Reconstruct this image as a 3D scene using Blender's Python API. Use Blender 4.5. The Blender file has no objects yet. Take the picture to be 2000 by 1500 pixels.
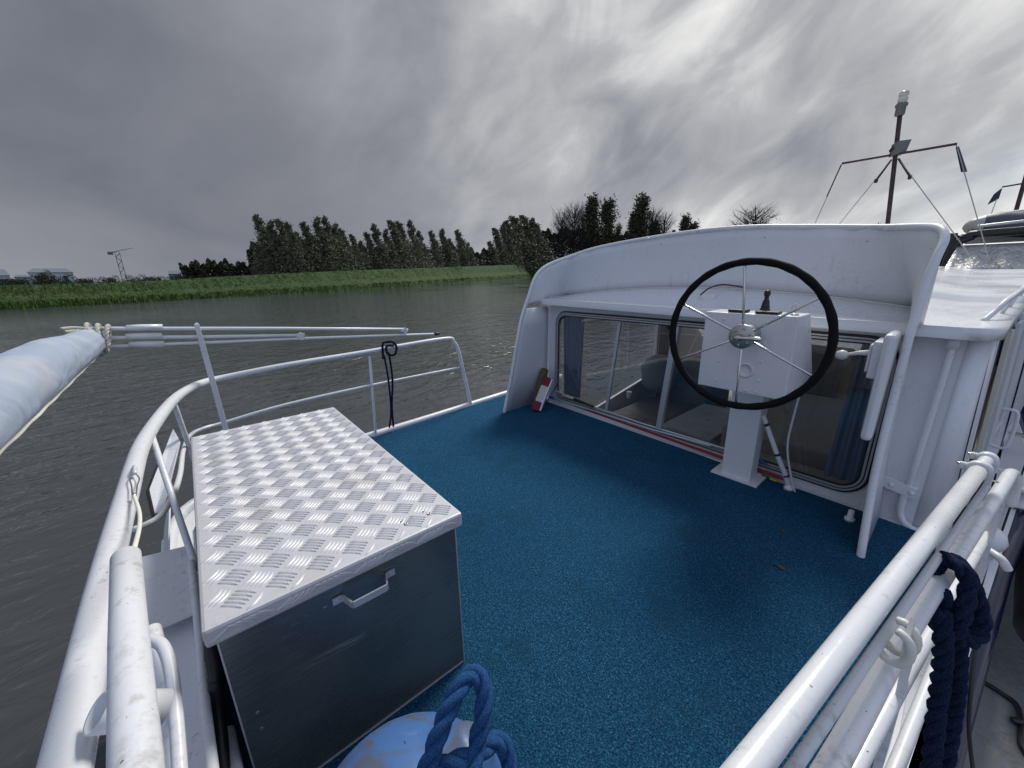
import bpy, bmesh, math, random
from mathutils import Vector, Matrix
R = math.radians
V = Vector
sc = bpy.context.scene
col = sc.collection
random.seed(7)
# ------------------------------------------------------------------ camera
# world frame = the boat's frame: x to starboard, y forward, z up, deck at z = 0
EYE = V((0, 0, 1.5)); FOC = 750.0
PITCH = math.atan(212/750.0); ROLL = math.atan(50/2500.0); YAW = R(50)
def rz(v, a): return Matrix.Rotation(a, 3, 'Z') @ v
F_ = V((0, math.cos(PITCH), -math.sin(PITCH))); R0 = V((1, 0, 0)); U0 = R0.cross(F_)
R_ = R0*math.cos(ROLL) - U0*math.sin(ROLL)
F_ = rz(F_, YAW); R_ = rz(R_, YAW); U_ = R_.cross(F_)
cam = bpy.data.cameras.new('camera'); cam.sensor_width = 36; cam.lens = FOC/2000*36
cam.clip_start = 0.02; cam.clip_end = 6000
co = bpy.data.objects.new('camera', cam); col.objects.link(co)
co.matrix_world = Matrix(((R_.x, U_.x, -F_.x, EYE.x), (R_.y, U_.y, -F_.y, EYE.y), (R_.z, U_.z, -F_.z, EYE.z), (0, 0, 0, 1)))
sc.camera = co
sc.render.resolution_x = 1024; sc.render.resolution_y = 768
# surveying helpers: where the sight line through photo point (x, y) meets a known plane
def ray(x, y): return (F_*FOC + R_*(x-1000) - U_*(y-750)).normalized()
def pz(x, y, z=0.0): d = ray(x, y); return EYE + d*((z-EYE.z)/d.z)
def pb(x, y, b): d = ray(x, y); return EYE + d*(b/d.y)
def pa(x, y, a): d = ray(x, y); return EYE + d*(a/d.x)
def pd(x, y, D): d = ray(x, y); return EYE + d*(D/math.hypot(d.x, d.y))
def azi(x, y=520): d = ray(x, y); return V((d.x, d.y, 0)).normalized()
# ------------------------------------------------------------------ light
SUN_EL, SUN_DIR2 = R(50), azi(1480)
sun = bpy.data.lights.new('sun', 'SUN'); sun.energy = 3.2; sun.angle = R(17); sun.color = (1, .97, .92)
so = bpy.data.objects.new('sun', sun); col.objects.link(so)
sd = V((SUN_DIR2.x*math.cos(SUN_EL), SUN_DIR2.y*math.cos(SUN_EL), math.sin(SUN_EL)))
so.rotation_euler = sd.to_track_quat('Z', 'Y').to_euler(); so.location = sd*50
sc.view_settings.view_transform = 'Standard'; sc.view_settings.look = 'None'
sc.view_settings.exposure = 0.0; sc.view_settings.gamma = 1
sc.render.engine = 'CYCLES'

class NT:
    """small wrapper to write node graphs"""
    def __init__(s, tree): s.t = tree; s.n = tree.nodes; s.l = tree.links
    def new(s, typ, **kw):
        n = s.n.new(typ)
        for k, v in kw.items():
            if isinstance(v, (int, float, str, bool)) and hasattr(n, k) and not k.startswith('i_'): setattr(n, k, v)
        return n
    def link(s, a, b): s.l.new(a, b)
    def put(s, sock, v):
        if hasattr(v, 'is_linked') or hasattr(v, 'links'): s.l.new(v, sock)
        else:
            if sock.type == 'RGBA' and hasattr(v, '__len__') and len(v) == 3: v = (*v, 1)
            sock.default_value = v
    def math(s, op, a, b=0.0, c=None, clamp=False):
        n = s.n.new('ShaderNodeMath'); n.operation = op; n.use_clamp = clamp
        s.put(n.inputs[0], a); s.put(n.inputs[1], b)
        if c is not None: s.put(n.inputs[2], c)
        return n.outputs[0]
    def dot(s, v, vec):
        n = s.n.new('ShaderNodeVectorMath'); n.operation = 'DOT_PRODUCT'
        s.put(n.inputs[0], v); n.inputs[1].default_value = vec; return n.outputs['Value']
    def rng(s, v, a, b, c=0.0, d=1.0, smooth=True):
        n = s.n.new('ShaderNodeMapRange'); n.interpolation_type = 'SMOOTHSTEP' if smooth else 'LINEAR'
        s.put(n.inputs[0], v); n.inputs[1].default_value = a; n.inputs[2].default_value = b
        n.inputs[3].default_value = c; n.inputs[4].default_value = d; return n.outputs[0]
    def noise(s, vec, scale, detail=4, rough=.5, dist=0.0):
        n = s.n.new('ShaderNodeTexNoise'); s.put(n.inputs['Vector'], vec)
        n.inputs['Scale'].default_value = scale; n.inputs['Detail'].default_value = detail
        n.inputs['Roughness'].default_value = rough; n.inputs['Distortion'].default_value = dist
        return n.outputs['Fac']
    def mapping(s, vec, sc_=(1, 1, 1), rot=(0, 0, 0), loc=(0, 0, 0)):
        n = s.n.new('ShaderNodeMapping'); s.put(n.inputs[0], vec)
        n.inputs['Scale'].default_value = sc_; n.inputs['Rotation'].default_value = rot; n.inputs['Location'].default_value = loc
        return n.outputs[0]
    def mix(s, f, a, b, typ='MIX'):
        n = s.n.new('ShaderNodeMix'); n.data_type = 'RGBA'; n.blend_type = typ
        s.put(n.inputs[0], f); s.put(n.inputs[6], a); s.put(n.inputs[7], b); return n.outputs[2]
    def ramp(s, f, stops):
        n = s.n.new('ShaderNodeValToRGB'); s.put(n.inputs[0], f); e = n.color_ramp.elements
        while len(e) < len(stops): e.new(.5)
        for i, (p, c) in enumerate(stops): e[i].position = p; e[i].color = (*c, 1)
        return n.outputs[0]

# ------------------------------------------------------------------ sky (broken overcast over a daylight sky)
w = bpy.data.worlds.new('World'); sc.world = w; w.use_nodes = True
T = NT(w.node_tree); T.n.clear()
tc = T.n.new('ShaderNodeTexCoord'); D = tc.outputs['Generated']
sep = T.n.new('ShaderNodeSeparateXYZ'); T.link(D, sep.inputs[0]); dz = sep.outputs[2]
h = T.math('ADD', T.math('MAXIMUM', dz, 0.0), 0.50)
cmb = T.n.new('ShaderNodeCombineXYZ'); T.link(T.math('DIVIDE', sep.outputs[0], h), cmb.inputs[0]); T.link(T.math('DIVIDE', sep.outputs[1], h), cmb.inputs[1])
st = azi(1020); ang = math.atan2(st.y, st.x)           # direction the cloud streets run in
rotv = T.n.new('ShaderNodeVectorRotate'); rotv.rotation_type = 'Z_AXIS'; T.link(cmb.outputs[0], rotv.inputs[0]); rotv.inputs['Angle'].default_value = -ang
P = rotv.outputs[0]
wisp = T.noise(T.mapping(P, (1.0, 1.55, 1)), 2.0, 5, .50, 1.0)
fine = T.noise(T.mapping(P, (1.2, 1.9, 1), loc=(3, 1, 0)), 5.0, 5, .55, .8)
big = T.noise(T.mapping(P, (.6, 1.1, 1), loc=(5, 2.3, 0)), 1.5, 4, .5, .4)
gl = T.rng(T.dot(D, ray(1620, -60)), .42, 1.0)
gr = T.rng(T.dot(D, azi(2250)), .55, 1.0)
low = T.rng(dz, 0.0, .28, 1.0, 0.0)
top = T.rng(dz, .30, .85)
def layer(deg, sc_, det, rough, dist, off):      # cloud texture drawn out along one direction of the sky
    sv = R_*math.cos(R(deg))+U_*math.sin(R(deg)); pv = U_*math.cos(R(deg))-R_*math.sin(R(deg)); c_ = T.n.new('ShaderNodeCombineXYZ')
    T.link(T.math('MULTIPLY', T.dot(D, sv), .55), c_.inputs[0]); T.link(T.dot(D, pv), c_.inputs[1]); T.link(T.math('ADD', T.math('MULTIPLY', T.dot(D, F_), .5), off), c_.inputs[2])
    return T.noise(c_.outputs[0], sc_, det, rough, dist)
nA = layer(38, 6.0, 6, .50, 1.1, 3.1); nA2 = layer(24, 13, 5, .55, .9, 7.7); nB = layer(4, 4.2, 5, .5, .5, 1.3)
nn = T.math('ADD', T.math('MULTIPLY', wisp, .18), T.math('ADD', T.math('MULTIPLY', nA, .60), T.math('MULTIPLY', nA2, .22)))
warp = T.math('MULTIPLY', T.math('SUBTRACT', big, .5), .16)      # ragged edges for the cloud banks
def bank(x, y, deg, amp, acc):
    d_ = T.math('ADD', T.dot(D, ray(x, y)), T.math('MULTIPLY', warp, .35))
    return T.math('ADD', acc, T.math('MULTIPLY', T.rng(d_, math.cos(R(deg)), 1.0), amp))
t = T.math('ADD', .245, T.math('MULTIPLY', gl, .24))
t = T.math('ADD', t, T.math('MULTIPLY', T.math('SUBTRACT', nB, .5), .30))
t = T.math('ADD', t, T.math('MULTIPLY', top, .08))
t = T.math('ADD', t, T.math('MULTIPLY', T.math('MULTIPLY', gr, low), .34))
t = T.math('ADD', t, T.math('MULTIPLY', low, .10))
for bk in ((1080, 110, 14, .10), (1450, 160, 8, .12), (1650, 20, 14, .06), (1960, 50, 15, .14), (1200, 370, 18, -.08), (1640, 320, 15, -.20), (1400, 400, 14, -.04), (350, 330, 30, -.08), (0, -100, 40, .06)): t = bank(*bk, t)
amp = T.math('ADD', .05, T.math('MULTIPLY', T.math('MAXIMUM', gl, T.math('MULTIPLY', gr, .6)), .85))
t = T.math('ADD', t, T.math('MULTIPLY', T.math('SUBTRACT', nn, .48), T.math('MULTIPLY', amp, 1.25)))
t = T.math('ADD', t, T.math('MULTIPLY', T.math('SUBTRACT', big, .5), .10))
cloud = T.ramp(t, [(0, (.105, .112, .15)), (.18, (.16, .172, .208)), (.38, (.29, .302, .338)), (.6, (.47, .48, .50)), (.8, (.82, .82, .81)), (1, (1.25, 1.23, 1.18))])
back = T.rng(T.dot(D, -F_), -.15, .75)
cloud = T.mix(T.math('MULTIPLY', back, .8), cloud, (.50, .60, .84))
sky = T.n.new('ShaderNodeTexSky'); sky.sky_type = 'NISHITA'; sky.sun_disc = False; sky.sun_elevation = SUN_EL
sky.sun_rotation = math.atan2(SUN_DIR2.x, SUN_DIR2.y); sky.air_density = 1; sky.dust_density = 1.5
skyc = T.mix(1.0, sky.outputs[0], (.10, .10, .10), 'MULTIPLY')
gapm = T.rng(T.noise(T.mapping(P, (.35, .9, 1), loc=(1.2, .4, 0)), 1.3, 3, .5, .3), .50, .60)
gapd = T.math('MULTIPLY', T.rng(T.dot(D, ray(1890, 410)), .992, .9995), T.rng(dz, .05, .1))
gap = T.math('MULTIPLY', T.math('MULTIPLY', gapd, T.math('ADD', .2, T.math('MULTIPLY', gapm, .8))), .6)
final = T.mix(gap, cloud, T.mix(.5, skyc, (.42, .55, .72)))
bg = T.n.new('ShaderNodeBackground'); T.link(final, bg.inputs[0]); bg.inputs[1].default_value = 1.0
wo = T.n.new('ShaderNodeOutputWorld'); T.link(bg.outputs[0], wo.inputs[0])

# ------------------------------------------------------------------ materials
def mat(name, base=(.5, .5, .5), rough=.5, metal=0.0, build=None, **kw):
    m = bpy.data.materials.new(name); m.use_nodes = True; t = NT(m.node_tree)
    b = m.node_tree.nodes['Principled BSDF']
    b.inputs['Base Color'].default_value = (*base, 1); b.inputs['Roughness'].default_value = rough; b.inputs['Metallic'].default_value = metal
    for k, v in kw.items(): b.inputs[k.replace('_', ' ')].default_value = v
    if build:
        c = m.node_tree.nodes.new('ShaderNodeTexCoord'); build(t, b, c.outputs['Object'])
    return m
def bump(t, b, hgt, strength=.3, dist=.01):
    n = t.n.new('ShaderNodeBump'); n.inputs['Strength'].default_value = strength; n.inputs['Distance'].default_value = dist
    t.put(n.inputs['Height'], hgt); t.link(n.outputs[0], b.inputs['Normal'])
def paint(base, dirt=.35, scale=1.0, dirtcol=(.24, .22, .19), thr=.60, chips=True, rough=.32, bs=.12):
    def f(t, b, o):
        big = t.noise(o, 2.2*scale, 5, .6); fine = t.noise(o, 38*scale, 4, .65)
        m1 = t.rng(t.math('ADD', t.math('MULTIPLY', big, .5), t.math('MULTIPLY', fine, .5)), thr-.06, thr+.12, 0, dirt)
        c = t.mix(m1, base, dirtcol)
        tint = t.rng(t.noise(o, 1.1*scale, 3, .5), .35, .7, 0, .16)
        c = t.mix(tint, c, tuple(x*.72 for x in base))
        run = t.math('MULTIPLY', t.rng(t.noise(t.mapping(o, (1, 1, .12)), 26*scale, 3, .6), .58, .70), t.rng(t.noise(t.mapping(o, (1, 1, 1), loc=(9, 2, 5)), 3.1*scale, 3, .5), .45, .62))
        c = t.mix(t.math('MULTIPLY', run, dirt*.9), c, (.30, .25, .19))
        if chips:
            ch = t.rng(t.noise(t.mapping(o, (1, 1, 1), loc=(4, 4, 4)), 55*scale, 3, .6), .715, .735)
            c = t.mix(ch, c, (.12, .09, .075))
        t.link(c, b.inputs['Base Color'])
        t.link(t.rng(t.math('ADD', t.math('MULTIPLY', big, .8), t.math('MULTIPLY', fine, .2)), .35, .65, rough-.06, rough+.14), b.inputs['Roughness'])
        bump(t, b, t.math('ADD', t.math('MULTIPLY', t.noise(o, 70*scale, 2, .5), .35), t.math('MULTIPLY', t.noise(o, 9*scale, 2, .5), 1.5)), bs, .003)
    return f
M = {}
M['white'] = mat('white_paint', build=paint((.70, .71, .73), .30))
M['rail'] = mat('worn_white_rail_paint', build=paint((.68, .69, .71), .50, 1.5, (.22, .20, .17), .58, rough=.3))
M['pole'] = mat('wet_scuffed_pole_paint', build=paint((.68, .69, .71), .35, 1.6, (.25, .24, .22), .57, rough=.22, bs=.2))
M['roofp'] = mat('glossy_roof_paint', build=paint((.66, .67, .69), .16, .7, chips=False, rough=.22, bs=.03))
M['clean'] = mat('clean_white_paint', build=paint((.72, .72, .74), .05, chips=False, rough=.28))
M['cream'] = mat('aged_cream_plastic', build=paint((.68, .66, .60), .3, 3))
M['black'] = mat('black_rubber', (.012, .012, .014), .45, build=lambda t, b, o: bump(t, b, t.noise(o, 120, 3), .3, .002))
M['wheelgrip'] = mat('black_stitched_leather', (.005, .005, .006), .75, Specular_IOR_Level=.18, build=lambda t, b, o: bump(t, b, t.noise(o, 60, 4), .5, .003))
def steel_b(t, b, o):
    n = t.noise(t.mapping(o, (1, 1, 1)), 60, 4, .6); t.link(t.rng(n, .3, .7, .16, .34), b.inputs['Roughness'])
M['steel'] = mat('stainless_steel', (.60, .59, .58), .24, 1.0)
M['brushed'] = mat('aged_brushed_steel', (.42, .41, .39), .40, 1.0)
def alu_b(t, b, o):
    st_ = t.noise(t.mapping(o, (3, 3, 160)), 2.0, 3, .5); sp = t.noise(o, 70, 4, .6); bigs = t.noise(o, 3.0, 3, .5)
    # one long scuff across the side that faces the walkway
    s0, s1 = pa(578, 1312, -1.05), pa(722, 1234, -1.05); dv = (s1-s0).normalized(); nv = V((0, -dv.z, dv.y)); mid = (s0+s1)*.5
    al = t.math('ABSOLUTE', t.math('SUBTRACT', t.dot(o, dv), mid.dot(dv))); ac = t.math('SUBTRACT', t.dot(o, nv), mid.dot(nv))
    wob_ = t.noise(t.mapping(o, (1, 1, 1), rot=(-math.atan2(dv.z, dv.y), 0, 0), loc=(0, 0, 0)), 3, 2)
    fl = t.noise(t.mapping(t.mapping(o, rot=(-math.atan2(dv.z, dv.y), 0, 0)), (1, 4, 150)), 1.0, 3, .6)
    scr = t.math('MULTIPLY', t.math('MULTIPLY', t.rng(al, .02, (s1-s0).length*.55, 1, 0), t.rng(t.math('ABSOLUTE', ac), .002, .022, 1, 0)), t.rng(fl, .42, .62))
    t.link(t.mix(t.math('MULTIPLY', scr, .75), t.mix(t.rng(sp, .62, .75, 0, .5), t.mix(t.rng(bigs, .35, .65, 0, .6), (.15, .17, .175), (.25, .265, .26)), (.5, .5, .52)), (.75, .77, .8)), b.inputs['Base Color'])
    t.link(t.math('ADD', t.rng(st_, .3, .7, .22, .34), t.rng(bigs, .4, .7, 0, .08)), b.inputs['Roughness']); bump(t, b, st_, .06, .001)
M['sheet'] = mat('dull_aluminium_sheet', (.3, .33, .36), .28, .70, build=alu_b)
def lid_b(t, b, o):
    n = t.noise(o, 4, 4, .6); s_ = t.noise(o, 55, 4, .65)
    c = t.mix(t.rng(n, .50, .72, 0, .45), (.54, .54, .57), (.47, .45, .39)); c = t.mix(t.rng(s_, .56, .75, 0, .45), c, (.33, .32, .32))
    t.link(c, b.inputs['Base Color']); t.link(t.rng(s_, .3, .7, .46, .64), b.inputs['Roughness']); bump(t, b, s_, .12, .002)
M['tread'] = mat('aluminium_tread_plate', (.6, .6, .62), .4, .25, build=lid_b)
M['trim'] = mat('anodised_window_trim', (.50, .51, .53), .42, .45)
def carpet_b(t, b, o):
    v = t.n.new('ShaderNodeTexVoronoi'); t.link(o, v.inputs['Vector']); v.inputs['Scale'].default_value = 210
    n1 = t.noise(o, 150, 5, .85); n2 = t.noise(t.mapping(o, (1, 1, 1), loc=(7, 3, 1)), 80, 4, .8); n3 = t.noise(o, 1.6, 4, .55)
    c = t.ramp(n1, [(.34, (.001, .007, .022)), (.47, (.007, .054, .128)), (.57, (.024, .135, .245)), (.69, (.16, .38, .46))])
    c = t.mix(t.rng(n2, .62, .76, 0, .35), c, (.03, .25, .36)); c = t.mix(t.rng(n3, .4, .7, 0, .25), c, (.003, .05, .12), 'MIX'); c = t.mix(t.rng(t.noise(t.mapping(o, (1, 1, 1), loc=(4, 4, 0)), 3.2, 5, .6), .52, .68, 0, .38), c, (.012, .055, .085))
    sp = t.rng(t.noise(t.mapping(o, (1, 1, 1), loc=(2, 9, 4)), 46, 2, .5), .80, .83, 0, .6); c = t.mix(sp, c, (.45, .5, .5))
    t.link(c, b.inputs['Base Color']); b.inputs['Roughness'].default_value = 1.0
    b.inputs['Specular IOR Level'].default_value = .12
    bump(t, b, t.math('ADD', v.outputs['Distance'], t.math('MULTIPLY', n1, 2.0)), .9, .006)
M['carpet'] = mat('blue_marine_carpet', build=carpet_b)
def cloth(base, light=(.8, .8, .8), amt=.2, fold=9):
    def f(t, b, o):
        n = t.noise(o, 7, 4, .6); t.link(t.mix(t.rng(n, .45, .75, 0, amt), base, light), b.inputs['Base Color'])
        bump(t, b, t.math('ADD', t.noise(o, fold, 3, .6, 1.2), t.math('MULTIPLY', t.noise(o, 350, 2), .05)), .5, .03)
    return f
M['canvas'] = mat('pale_blue_awning_canvas', rough=.8, build=lambda t, b, o: (t.link(t.mix(t.rng(t.noise(o, 5, 4, .6), .45, .7, 0, .55), (.31, .37, .46), (.46, .48, .50)), b.inputs['Base Color']), bump(t, b, t.math('ADD', t.math('ABSOLUTE', t.math('SUBTRACT', t.noise(t.mapping(o, (1.0, 1, 1.6)), 3.6, 2, .5, .5), .5)), t.math('MULTIPLY', t.noise(o, 420, 2), .02)), .8, .05)))
M['pipingw'] = mat('white_canvas_piping', (.72, .70, .62), .7)
M['ropeblue'] = mat('blue_polypropylene_rope', rough=.7, Specular_IOR_Level=.2, build=lambda t, b, o: (t.link(t.mix(t.rng(t.noise(t.mapping(o, (1, 1, .35)), 420, 4, .75), .3, .7), (.002, .02, .085), (.035, .14, .36)), b.inputs['Base Color']), bump(t, b, t.noise(t.mapping(o, (1, 1, .35)), 420, 4, .7), 1.0, .004)))
M['ropenavy'] = mat('dark_navy_rope', rough=.9, Specular_IOR_Level=.1, build=lambda t, b, o: (t.link(t.mix(t.rng(t.noise(o, 330, 3, .7), .3, .7), (.002, .004, .014), (.016, .030, .07)), b.inputs['Base Color']), bump(t, b, t.noise(o, 300, 3), .6, .002)))
M['ropewhite'] = mat('weathered_white_cord', rough=.8, build=lambda t, b, o: (t.link(t.mix(t.noise(o, 200, 3, .7), (.30, .29, .25), (.66, .64, .56)), b.inputs['Base Color']), bump(t, b, t.noise(o, 400, 3), .6, .002)))
def fend_b(t, b, o):
    n = t.noise(o, 5.5, 6, .65, .8); s_ = t.noise(o, 60, 3, .6)
    c = t.mix(t.rng(n, .52, .66, 0, .75), (.055, .14, .34), (.10, .095, .08)); c = t.mix(t.rng(n, .36, .46, .35, 0), c, (.12, .22, .42))
    c = t.mix(t.rng(s_, .66, .72), c, (.05, .04, .035)); t.link(c, b.inputs['Base Color']); t.link(t.rng(s_, .3, .7, .40, .55), b.inputs['Roughness'])
M['fender'] = mat('scuffed_blue_vinyl', build=fend_b)
M['red'] = mat('red_plastic', (.27, .012, .022), .4, build=lambda t, b, o: bump(t, b, t.noise(o, 100), .2, .001))
M['bristlered'] = mat('red_bristles', (.16, .012, .03), .8, build=lambda t, b, o: bump(t, b, t.noise(t.mapping(o, (1, 1, 1)), 240, 3), .9, .004))
M['bristlewhite'] = mat('white_bristles', (.62, .60, .58), .8, build=lambda t, b, o: (t.link(t.mix(t.rng(t.noise(t.mapping(o, (5, 5, .4)), 60, 3), .5, .62), (.62, .6, .58), (.16, .13, .12)), b.inputs['Base Color']), bump(t, b, t.noise(o, 240, 3), .9, .004)))
M['coir'] = mat('coir_bristles', rough=.9, build=lambda t, b, o: (t.link(t.mix(t.rng(t.noise(o, 130, 4), .4, .62), (.035, .025, .012), (.20, .15, .06)), b.inputs['Base Color']), bump(t, b, t.noise(o, 150, 3), 1, .006)))
M['bluepl'] = mat('blue_plastic', (.03, .10, .38), .4)
M['yellow'] = mat('yellow_rubber', (.55, .42, .03), .5)
M['greenpl'] = mat('clear_green_grip', (.22, .30, .28), .35)
M['glass'] = mat('window_glass', (.90, .93, .93), .02, Transmission_Weight=1.0, IOR=1.12)
def thin_glass(nm='smoked_window_glass', tint=(.87, .88, .90, 1), k=1.9):
    m = bpy.data.materials.new(nm); m.use_nodes = True; t = NT(m.node_tree); t.n.clear()
    tr = t.n.new('ShaderNodeBsdfTransparent'); tr.inputs[0].default_value = tint
    gl_ = t.n.new('ShaderNodeBsdfGlossy'); gl_.inputs['Roughness'].default_value = .02
    lw = t.n.new('ShaderNodeLayerWeight'); fr_ = t.math('ADD', .035, t.math('MULTIPLY', t.math('POWER', lw.outputs['Facing'], 4.0), .9))
    mx = t.n.new('ShaderNodeMixShader'); t.link(t.math('MULTIPLY', fr_, k, clamp=True), mx.inputs[0]); t.link(tr.outputs[0], mx.inputs[1]); t.link(gl_.outputs[0], mx.inputs[2])
    o = t.n.new('ShaderNodeOutputMaterial'); t.link(mx.outputs[0], o.inputs[0]); return m
M['pane'] = thin_glass(); M['clearpane'] = thin_glass('clear_window_glass', (.9, .92, .93, 1), 1.0)
M['curtain'] = mat('blue_grey_curtain', rough=.9, build=lambda t, b, o: (t.link(t.mix(t.noise(t.mapping(o, (60, 60, 1.0)), 1.5, 3), (.17, .19, .25), (.34, .37, .45)), b.inputs['Base Color'])))
M['curtaing'] = mat('grey_curtain', (.22, .21, .21), .9)
M['sofa'] = mat('grey_brown_upholstery', rough=.9, build=cloth((.20, .19, .18), (.28, .27, .25), .5, 14))
M['beige'] = mat('beige_saloon_floor', rough=.7, build=cloth((.42, .38, .31), (.5, .46, .4), .5, 5))
M['navy'] = mat('navy_gel_coat', (.008, .012, .045), .2)
M['deckgrey'] = mat('pale_grey_deck_paint', build=paint((.50, .51, .53), .5, 1.4, (.16, .15, .13), .56, rough=.5))
M['dkdeck'] = mat('worn_grey_pontoon', build=paint((.20, .20, .195), .6, 1.0, (.10, .10, .09), .52, chips=False, rough=.6))
M['silver'] = mat('silver_cover_sheet', (.50, .49, .47), .42, .3, build=lambda t, b, o: bump(t, b, t.noise(t.mapping(o, (3.0, 3.0, .8)), 3.2, 3, .5, .8), 1.0, .08))
M['dinghyg'] = mat('grey_inflatable_fabric', (.07, .075, .095), .5, build=lambda t, b, o: bump(t, b, t.noise(o, 6, 3), .4, .02))
M['dinghyp'] = mat('pale_inflatable_fabric', (.42, .41, .37), .45)
M['rust'] = mat('dark_rusty_steel', rough=.6, build=lambda t, b, o: t.link(t.mix(t.rng(t.noise(o, 14, 4, .7), .4, .6), (.028, .020, .028), (.07, .03, .03)), b.inputs['Base Color']))
M['greyp'] = mat('grey_lamp_housing', (.16, .17, .16), .6)
M['bark'] = mat('tree_bark', rough=.9, build=lambda t, b, o: t.link(t.mix(t.noise(o, 3, 4), (.035, .03, .024), (.085, .075, .06)), b.inputs['Base Color']))
def leaf_mat(name, a, c):
    def f(t, b, o):
        g = t.n.new('ShaderNodeNewGeometry'); oi = t.n.new('ShaderNodeObjectInfo')
        x = t.mix(t.rng(t.math('ADD', t.math('MULTIPLY', t.noise(o, .8, 3), .5), t.math('MULTIPLY', t.noise(o, .13, 4, .6), .5)), .36, .62), a, c); x = t.mix(t.math('MULTIPLY', g.outputs['Random Per Island'], .3), x, tuple(k*1.7 for k in c))
        t.link(t.mix(t.math('MULTIPLY', oi.outputs['Random'], .5), x, a), b.inputs['Base Color'])
    return mat(name, rough=.75, build=f, Specular_IOR_Level=.15)
M['willow'] = leaf_mat('grey_green_willow_leaves', (.080, .084, .052), (.20, .20, .135))
M['poplar'] = leaf_mat('dark_poplar_leaves', (.038, .040, .022), (.11, .10, .06))
M['scrub'] = leaf_mat('dark_scrub_leaves', (.024, .030, .018), (.06, .062, .038))
M['grass'] = leaf_mat('lush_bank_grass', (.030, .066, .012), (.105, .16, .038))
M['earth'] = mat('bank_turf', rough=.95, build=lambda t, b, o: (t.link(t.mix(t.noise(o, .25, 6, .7), (.020, .045, .009), (.055, .105, .022)), b.inputs['Base Color']), bump(t, b, t.noise(o, .7, 6, .7), 1, 1.2)))
M['field'] = mat('flat_meadow', rough=.95, build=lambda t, b, o: t.link(t.mix(t.noise(o, .02, 5), (.03, .06, .015), (.06, .085, .03)), b.inputs['Base Color']))
M['tiles'] = mat('grey_roof_sheet', (.14, .16, .20), .5)
M['housewall'] = mat('pale_render', (.46, .49, .54), .8)
M['crane'] = mat('crane_grey_steel', (.13, .14, .18), .6)
def water_b(t, b, o):
    r_ = t.mapping(o, (1, 1, 1), rot=(0, 0, R(-12)))
    patch = t.rng(t.noise(o, .030, 3, .5, .5), .40, .62, .22, 1.0)
    w1 = t.noise(t.mapping(r_, (1.0, .5, 1)), .85, 3, .55, .6); w2 = t.noise(t.mapping(r_, (1, .55, 1)), 2.6, 3, .55, .8); w3 = t.noise(t.mapping(r_, (1, .6, 1)), 9, 2, .5, .5)
    hh = t.math('ADD', t.math('MULTIPLY', w1, .6), t.math('ADD', t.math('MULTIPLY', w2, .55), t.math('MULTIPLY', w3, .07)))
    n = t.n.new('ShaderNodeBump'); n.inputs['Distance'].default_value = .24; t.link(hh, n.inputs['Height']); t.link(patch, n.inputs['Strength']); t.link(n.outputs[0], b.inputs['Normal'])
M['water'] = mat('river_water_surface', (.044, .047, .050), .06, build=water_b, IOR=1.33)
M['leafd'] = mat('dead_leaf', (.06, .045, .02), .8)

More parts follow.
